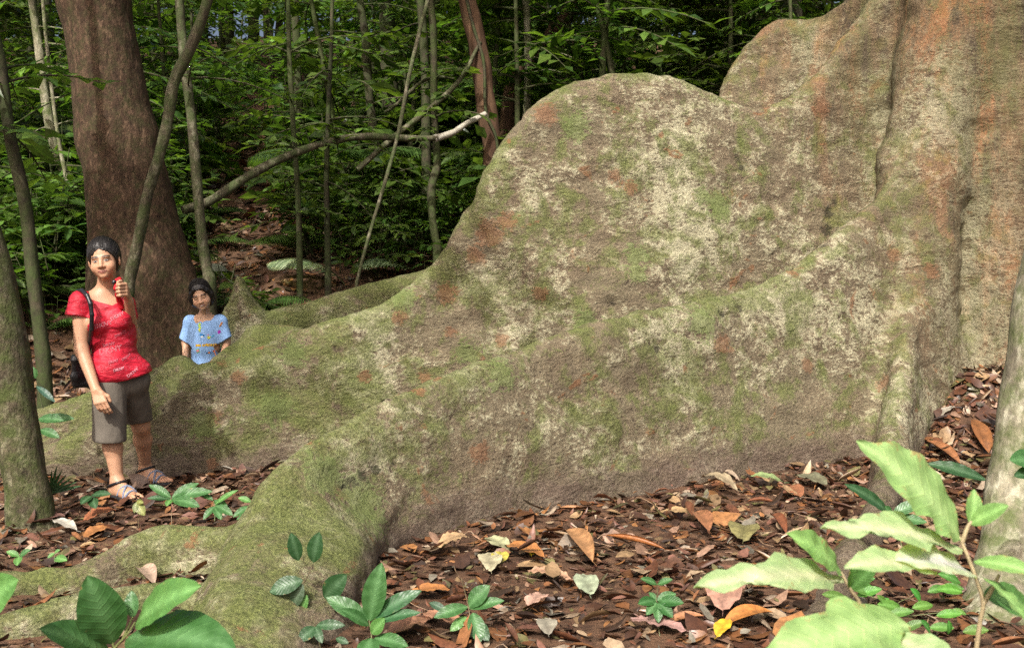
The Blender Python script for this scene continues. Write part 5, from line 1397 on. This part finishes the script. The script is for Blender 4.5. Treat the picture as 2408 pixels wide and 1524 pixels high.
def print_on(shirt_V, shirt_Q, name, parent, org, items, R, front, off=.003):
    """items: (kind, px, py, d, params, colour) pressed onto the cloth from the front"""
    bvh = BVHTree.FromPolygons([tuple(v) for v in shirt_V], [tuple(int(i) for i in q) for q in shirt_Q])
    mb = MB()
    for kind, px, py, d, prm, col in items:
        c0 = P(px, py, d)
        V2, T = shape2d(kind, prm)
        lat = R[:, 0]; up = np.array([0, 0, 1.])
        out = []
        for x, y in V2:
            o = c0 + lat * x + up * y + front * .5
            hit = bvh.ray_cast(Vector(o), Vector(-front))
            out.append(np.array(hit[0]) + np.array(hit[1]) * 0 + front * off if hit[0] is not None else c0 + lat * x + up * y)
        for lp in T:
            pass
        mb.add(np.array(out), np.array(T), col)
    return mb.build(name, M_INK, parent, None, True)

def shape2d(kind, prm):
    if kind == 'text':
        txt, size, rot, outline, bold = prm
        cu = bpy.data.curves.new('lettering', 'FONT'); cu.body = txt; cu.size = size; cu.align_x = 'CENTER'; cu.align_y = 'CENTER'
        cu.space_character = 1.05; cu.resolution_u = 3
        if outline: cu.fill_mode = 'NONE'; cu.bevel_depth = outline; cu.bevel_resolution = 0
        elif bold: cu.offset = bold
        o = bpy.data.objects.new('lettering', cu); COL.objects.link(o)
        dg = bpy.context.evaluated_depsgraph_get(); dg.update()
        me = bpy.data.meshes.new_from_object(o.evaluated_get(dg)); me.calc_loop_triangles()
        V = np.array([v.co[:2] for v in me.vertices]); T = np.array([list(t_.vertices) for t_ in me.loop_triangles])
        bpy.data.objects.remove(o); bpy.data.curves.remove(cu); bpy.data.meshes.remove(me)
        c_, s_ = math.cos(rot), math.sin(rot)
        return V @ np.array([[c_, s_], [-s_, c_]]), T
    if kind == 'poly':          # fan from centre
        pts, rot, sc = prm
        V = np.vstack([[0, 0], np.array(pts)]) * sc
        c_, s_ = math.cos(rot), math.sin(rot); n = len(pts)
        return V @ np.array([[c_, s_], [-s_, c_]]), np.array([[0, 1 + i, 1 + (i + 1) % n] for i in range(n)])
PKI = (.66, .30, .36)
fr = -Rt[:, 1]; fr = unit(np.array([fr[0], fr[1], 0]))
PK2 = (.50, .13, .17)
items = [('text', 260, 824, 6.2, ('DKNY', .046, .05, .0007, 0), PKI), ('text', 256, 811, 6.2, ('DKNY', .024, .05, .0010, 0), PK2), ('text', 243, 763, 6.2, ('DKNY', .036, .10, .0006, 0), PKI),
         ('text', 284, 787, 6.2, ('DKNY', .024, .30, .0007, 0), PK2), ('text', 279, 868, 6.2, ('DKNY', .022, .05, .0010, 0), PKI), ('text', 312, 876, 6.25, ('DKNY', .026, .48, .0008, 0), PKI),
         ('text', 298, 842, 6.2, ('DKNY', .020, .35, .0009, 0), PK2), ('text', 266, 849, 6.2, ('DKNY', .020, .05, .0010, 0), PK2), ('text', 276, 744, 6.2, ('DKNY', .028, .35, .0007, 0), PKI)]
for it_ in items:
    lo_ = print_on(TPV, TPQ, 'lettering', None, 0, [it_], Rt, fr)
    lo_.parent = top; lo_.location = tuple(-w_org)
# sandals
def sandal(parent, heel, toe, ank, org):
    d = unit(toe - heel); up = np.array([0, 0, 1.]); lat = np.cross(d, up)
    so_ = Sdf()
    R = np.stack([lat, d, up], 1)
    mid = (heel + toe) / 2 + d * .012
    so_.ell(heel + d * .03 + up * -.002, (.040, .052, .022), R, .03); so_.ell(toe - d * .05, (.050, .075, .018), R, .05); so_.ell(mid, (.040, .09, .018), R, .04)
    so_.fn(lambda p: (p - heel) @ up - .010, .003)
    a, _, _ = solid('sandal', so_, [heel, toe], .0045, M_SOLE, parent, org, .09)
    st = Sdf()
    def arc(p0, p1, h, r=.0062):
        q = [p0 + (p1 - p0) * t_ + up * h * math.sin(math.pi * t_) ** .6 for t_ in np.linspace(0, 1, 11)]
        st.chain(q, [r] * 11, .004)
    f1 = heel + d * .17; f2 = heel + d * .10
    arc(f1 + lat * .050 + up * .008, f2 - lat * .044 + up * .02, .060)
    arc(f1 - lat * .048 + up * .008, f2 + lat * .044 + up * .02, .060)
    arc(heel + d * .185 + lat * .046 + up * .008, heel + d * .185 - lat * .044 + up * .008, .042)
    w1, _, _ = solid('strap', st, [heel, toe], .004, M_WEB, None, np.zeros(3), .1)
    w1.parent = a
    st = Sdf()
    c_ = heel + up * .058
    ring = [c_ + d * (.026 + .068 * math.cos(k * math.pi / 8)) + lat * .046 * math.sin(k * math.pi / 8) + up * (.012 + .026 * math.cos(k * math.pi / 8)) for k in range(17)]
    st.chain(ring, [.0080] * 17, .004)
    w2, _, _ = solid('ankle_strap', st, [heel, toe], .004, M_BLACK, None, np.zeros(3), .1)
    w2.parent = a
    for w in (w1, w2): w.location = tuple(-org)
sandal(woman, heelR, toeR, ankR, w_org); sandal(woman, heelL, toeL, ankL, w_org)
# a red cloth in the hand
rc = Sdf()
rc.chain([B(271, 662, 6.20), B(281, 658, 6.20), B(288, 669, 6.21)], [.008, .012, .010], .015)
rc.chain([B(272, 662, 6.19), B(273, 678, 6.16), B(276, 694, 6.19), B(281, 708, 6.235), B(286, 722, 6.25)], [.009, .011, .012, .014, .016], .015)
o, _, _ = solid('red_cloth', rc, [B(270, 660, 6.2), B(286, 715, 6.25)], .004, M_RED2, None, np.array(B(276, 690, 6.2)), .08, None, .003, (30, 30, 12))
o.location = tuple(B(276, 690, 6.2)); tag(o, 'red strap of cloth gripped in the woman\'s raised hand', 'cloth')
kb = Sdf(); kb.ell(B(267, 665, 6.165), (.010, .009, .012), None, .01); kb.ell(B(270, 661, 6.17), (.008, .008, .008), None, .01)
kk, _, _ = solid('toggle', kb, [B(267, 665, 6.165)], .003, M_BLACK, None, np.array(B(276, 690, 6.2)), .05); kk.parent = o
# shoulder bag
bo = np.array(B(188, 905, 6.42))
bag = empty('shoulder_bag', bo, 'black shoulder bag hanging at the woman\'s hip behind her arm', 'bag')
bg = Sdf()
bc = B(193, 872, 6.40)
def bx(p):
    q = np.abs((p - bc) @ basis(.5)) - np.array([.040, .022, .082])
    return np.linalg.norm(np.maximum(q, 0), axis=1) + np.minimum(q.max(1), 0) - .022
bg.ops.append((bx, .01, '+'))
bg.ell(bc + np.array([-.012, -.04, -.035]), (.042, .022, .038), basis(.5), .012); bg.ell(bc + np.array([.0, -.034, .07]), (.05, .022, .018), basis(.5), .01)
solid('pouch', bg, [bc], .005, M_BLACK, bag, bo, .2, None, .004, (14, 14, 10))
sp = Sdf()
tr = [B(182, 685, 6.28), B(193, 683, 6.20), B(205, 695, 6.14), B(213, 715, 6.12), B(216, 740, 6.12), B(215, 775, 6.14), B(210, 815, 6.22), B(202, 845, 6.36)]
sp.chain(tr, [.013] * len(tr), .006)
solid('strap', sp, tr, .004, M_BLACK, bag, bo, .06)

# ------------------ child
c_org = np.array([*P(484, 900, 8.36)[:2], 0]); c_org[2] = float(ground(c_org[0], c_org[1]))
child = empty('person', c_org, 'smiling child in a pale blue printed T-shirt standing behind the mossy root', 'person')
skinC = (.53, .315, .20)
D0 = 8.36
K = lambda px, py, d=D0: P(px, py, d)
Rc = basis(.05, .02)
hcC = K(473, 696, 8.27); RHC = basis(.12, .24, .22); hsC = .95
b = Sdf()
neckC = K(481, 743); chC = K(483, 775); wsC = K(485, 815); plC = K(486, 860)
b.ell(chC, (.115, .085, .13), Rc, .04); b.ell(wsC, (.112, .09, .11), Rc, .05); b.ell(plC, (.118, .09, .09), Rc, .05)
b.cone(neckC + np.array([0, .01, -.03]), hcC + RHC @ [0, .02, -.07], .042, .042, .03)
SR, SL = K(448, 758), K(518, 757)
ER, WR = K(437, 805, 8.36), K(436, 850, 8.28)
EL, WL = K(533, 805, 8.38), K(523, 842, 8.24)
for S, E_, W_ in ((SR, ER, WR), (SL, EL, WL)):
    b.cone(neckC + np.array([0, 0, -.02]), S, .036, .038, .04)
    b.cone(S, E_, .036, .030, .02); b.cone(E_, W_, .030, .022, .02)
for W_, tip, sg in ((WR, K(438, 876, 8.26), 1), (WL, K(514, 866, 8.21), -1)):
    hd = unit(tip - W_); hl_ = unit(np.cross(hd, [0, 1., 0]))
    for i, o_ in enumerate((.019, .007, -.006, -.018)):
        kn = W_ + hd * .052 + hl_ * o_
        b.cone(W_ + hl_ * o_ * .5, kn, .012, .009, .01)
        p0 = kn
        for j, (ln, an) in enumerate([(.028, .3), (.018, .8), (.013, 1.2)]):
            p1 = p0 + (hd * math.cos(an) + np.array([0, 1., 0]) * math.sin(an)) * ln * (.9, 1, .95, .8)[i]; b.cone(p0, p1, .0075 - .0008 * j, .0068 - .0008 * j, .002); p0 = p1
    t0 = W_ + hd * .02 + hl_ * .016 * sg; t1 = t0 + unit(hd + hl_ * .8 * sg) * .03; b.cone(W_, t0, .012, .011, .01); b.cone(t0, t1, .0095, .008, .003)
fR = np.array([K(472, 900)[0], 8.30, 0]); fL = np.array([K(502, 900)[0], 8.30, 0])
for f__ in (fR, fL):
    f__[2] = float(ground(f__[0], f__[1])) + .006
    hp = plC + np.array([f__[0] - c_org[0], 0, -.03]); an = f__ + np.array([0, .07, .07]); kn = (hp + an) / 2 + np.array([0, -.015, 0])
    b.cone(hp, kn, .062, .042, .03); b.cone(kn, an, .042, .028, .03)
    foot(b, f__ + np.array([0, .08, 0]), f__ + np.array([0, -.09, 0]), an, -1, .78)
add_head(b, hcC, RHC, hsC, True)
solid('body', b, [fR - .05, fL, SR, SL, hcC + np.array([0, 0, .1]), EL, ER], .0042, M_SKIN, child, c_org, .14, lambda V: head_colour(V, hcC, RHC, hsC, skinC, True))
h = Sdf()
Lc = lambda x, y, z: hcC + RHC @ (np.array([x, y, z]) * hsC)
h.ell(Lc(0, .022, .048), np.array((.086, .100, .098)) * hsC, RHC, .02)
def hlc(p):
    q = (p - hcC) @ RHC / hsC
    return (.070 - 1.0 * (q[:, 1] + .08) - q[:, 2] + .03 * np.clip(q[:, 0] / .08, -1, 1) * 0) / 1.45
h.fn(hlc, .006)
for sg in (1, -1):
    h.chain([Lc(sg * .070, -.030, .04), Lc(sg * .083, -.012, 0), Lc(sg * .080, .0, -.045), Lc(sg * .070, .008, -.08)], [.018, .021, .019, .006], .02)
    h.chain([Lc(sg * .060, .05, .0), Lc(sg * .064, .05, -.06), Lc(sg * .05, .05, -.10)], [.04, .035, .015], .03)
    h.chain([Lc(sg * .035, -.072, .078), Lc(sg * .062, -.058, .045), Lc(sg * .073, -.04, .01)], [.012, .011, .006], .01)
h.chain([Lc(.078, -.01, -.03), Lc(.094, -.012, -.05), Lc(.088, -.02, -.068)], [.012, .008, .003], .008)
solid('hair', h, [hcC], .0045, M_HAIR, child, c_org, .2, None, .002, (65, 65, 10))
ps = []
for k in range(190):
    sg = rng.choice([-1, 1]); a0 = rng.uniform(-.095, .10); x0 = sg * rng.uniform(.0, .02) + .012
    p = []
    ln = rng.uniform(.75, 1.1)
    for s_ in (0, .25, .5, .75, 1):
        an = s_ * ln * 2.0
        q = (x0 + sg * .09 * math.sin(an), a0 * (1 - .5 * s_) + .022 * s_ + (.012 * s_), .048 + .10 * math.cos(an))
        if an < 1.7: q = on_hair(*q, 0, .086, .100, .098, .048, .022, 1.0 + rng.uniform(.0, .06))
        else: q = (sg * (.085 + rng.normal(0, .004)), q[1], p[-1][2] - .035 + rng.normal(0, .006))
        p.append(q)
    ps.append(p)
strands(child, c_org, Lc, ps, .0018)
f_ = Sdf()
f_.ell(K(483, 784), (.138, .102, .122), Rc, .04); f_.ell(K(485, 815), (.135, .115, .13), Rc, .05); f_.ell(K(486, 858), (.140, .12, .09), Rc, .05)
f_.cone(neckC + np.array([0, .0, -.05]), SR, .050, .050, .04); f_.cone(neckC + np.array([0, .0, -.05]), SL, .050, .050, .04)
f_.cone(SR, K(437, 802), .052, .060, .03); f_.cone(SL, K(530, 800), .052, .060, .03)
nc = K(481, 728, 8.30)
def cutc(p):
    hemz = K(486, 872)[2] - p[:, 2]
    q = p - nc
    nk = .088 - np.sqrt(q[:, 0] ** 2 + (q[:, 2] * 1.4) ** 2 + (q[:, 1] * .5) ** 2)
    r = np.maximum(hemz, nk)
    for S, E_, sg in ((SR, K(434, 800), -1), (SL, K(533, 798), 1)):
        n = unit(S - E_) + np.array([-sg * .25, 0, 0]); n = unit(n)
        d = -((p - E_) @ n)
        m = ((p - S)[:, 0] * sg > -.045) & (p[:, 2] > K(0, 835)[2]) & (np.abs(p[:, 0] - E_[0]) < .085) & (np.linalg.norm(p - E_, axis=1) < .13)
        r = np.where(m & (d > 0) , np.maximum(r, d), r)
    return r
f_.fn(cutc, .004)
tee, CV, CQ = solid('t_shirt', f_, [SR, SL, K(486, 872), neckC], .0050, M_BLUE, child, c_org, .2, None, .006, (7, 7, 5))
pn = Sdf(); pn.ell(plC, (.128, .10, .095), Rc, .04)
for f__ in (fR, fL):
    hp = plC + np.array([f__[0] - c_org[0], 0, -.03]); pn.cone(hp, f__ + np.array([0, .06, .14]), .072, .055, .04)
pn.fn(lambda p: c_org[2] + .13 - p[:, 2], .005)
solid('trousers', pn, [plC, fR, fL], .007, M_TAUPE, child, c_org, .2)
fish = [(1, 0), (.6, .38), (0, .48), (-.5, .25), (-.8, .08), (-1.25, .42), (-1.1, 0), (-1.25, -.42), (-.8, -.08), (-.5, -.25), (0, -.48), (.6, -.38)]
star = [(math.cos(k * math.pi / 5) * (1 if k % 2 == 0 else .42), math.sin(k * math.pi / 5) * (1 if k % 2 == 0 else .42)) for k in range(10)]
oval = [(math.cos(k * .5236), .7 * math.sin(k * .5236)) for k in range(12)]
tail = [(.2, 1), (.45, .7), (.15, .45), (.4, .1), (.3, -.4), (-.05, -.75), (.25, -1.0), (-.2, -1.0), (-.3, -.5), (-.1, -.1), (-.3, .3), (-.2, .8)]
seal = [(math.cos(k * .3927) * (1.25 if k % 4 == 2 else .75), math.sin(k * .3927) * (1.25 if k % 4 == 2 else .75)) for k in range(16)]
d_ = 8.2
it = [('text', 479, 812.5, d_, ('sea critters', .033, .02, 0, .0022), (.42, .16, .02)), ('poly', 463, 771, d_, (tail, .2, .036), (.36, .55, .10)), ('poly', 463, 776, d_, (oval, .2, .010), (.70, .65, .10)),
      ('poly', 470, 789, d_, (fish, 2.9, .021), (.03, .25, .62)), ('poly', 471, 793, d_, (oval, .3, .010), (.75, .78, .80)), ('poly', 486, 795, d_, (star, .4, .019), (.52, .55, .06)), ('poly', 484, 789, d_, (oval, .3, .009), (.55, .35, .55)),
      ('poly', 494, 792, d_, (fish, 1.0, .013), (.08, .38, .60)), ('poly', 507, 783, d_, (oval, 1.2, .017), (.36, .04, .42)), ('poly', 511, 765, d_, (tail, -.4, .022), (.52, .22, .06)),
      ('poly', 461, 826, d_, (seal, .3, .020), (.22, .52, .16)), ('poly', 503, 826, d_, (seal, .1, .013), (.66, .16, .04)), ('poly', 506, 833, d_, (tail, .5, .012), (.62, .2, .06)), ('poly', 487, 831, d_, (fish, .1, .020), (.05, .22, .50))]
it2 = [('text', 479, 812.5, d_, ('sea critters', .033, .02, 0, .0004), (.80, .58, .04)), ('poly', 461, 826, d_, (oval, .3, .014), (.55, .16, .26)), ('poly', 487, 831, d_, (oval, .1, .009), (.70, .25, .06)), ('poly', 503, 825, d_, (oval, .1, .007), (.72, .3, .08))]
frc = np.array([0, -1., 0])
NM = {id(fish): 'fish_motif', id(star): 'star_motif', id(oval): 'shell_motif', id(tail): 'seahorse_motif', id(seal): 'turtle_motif'}
for ii, of in ((it, .002), (it2, .0035)):
    for q in ii:
        o = print_on(CV, CQ, 'lettering' if q[0] == 'text' else NM[id(q[4][0])], None, 0, [q], np.eye(3), frc, of); o.parent = tee; o.location = tuple(-c_org)
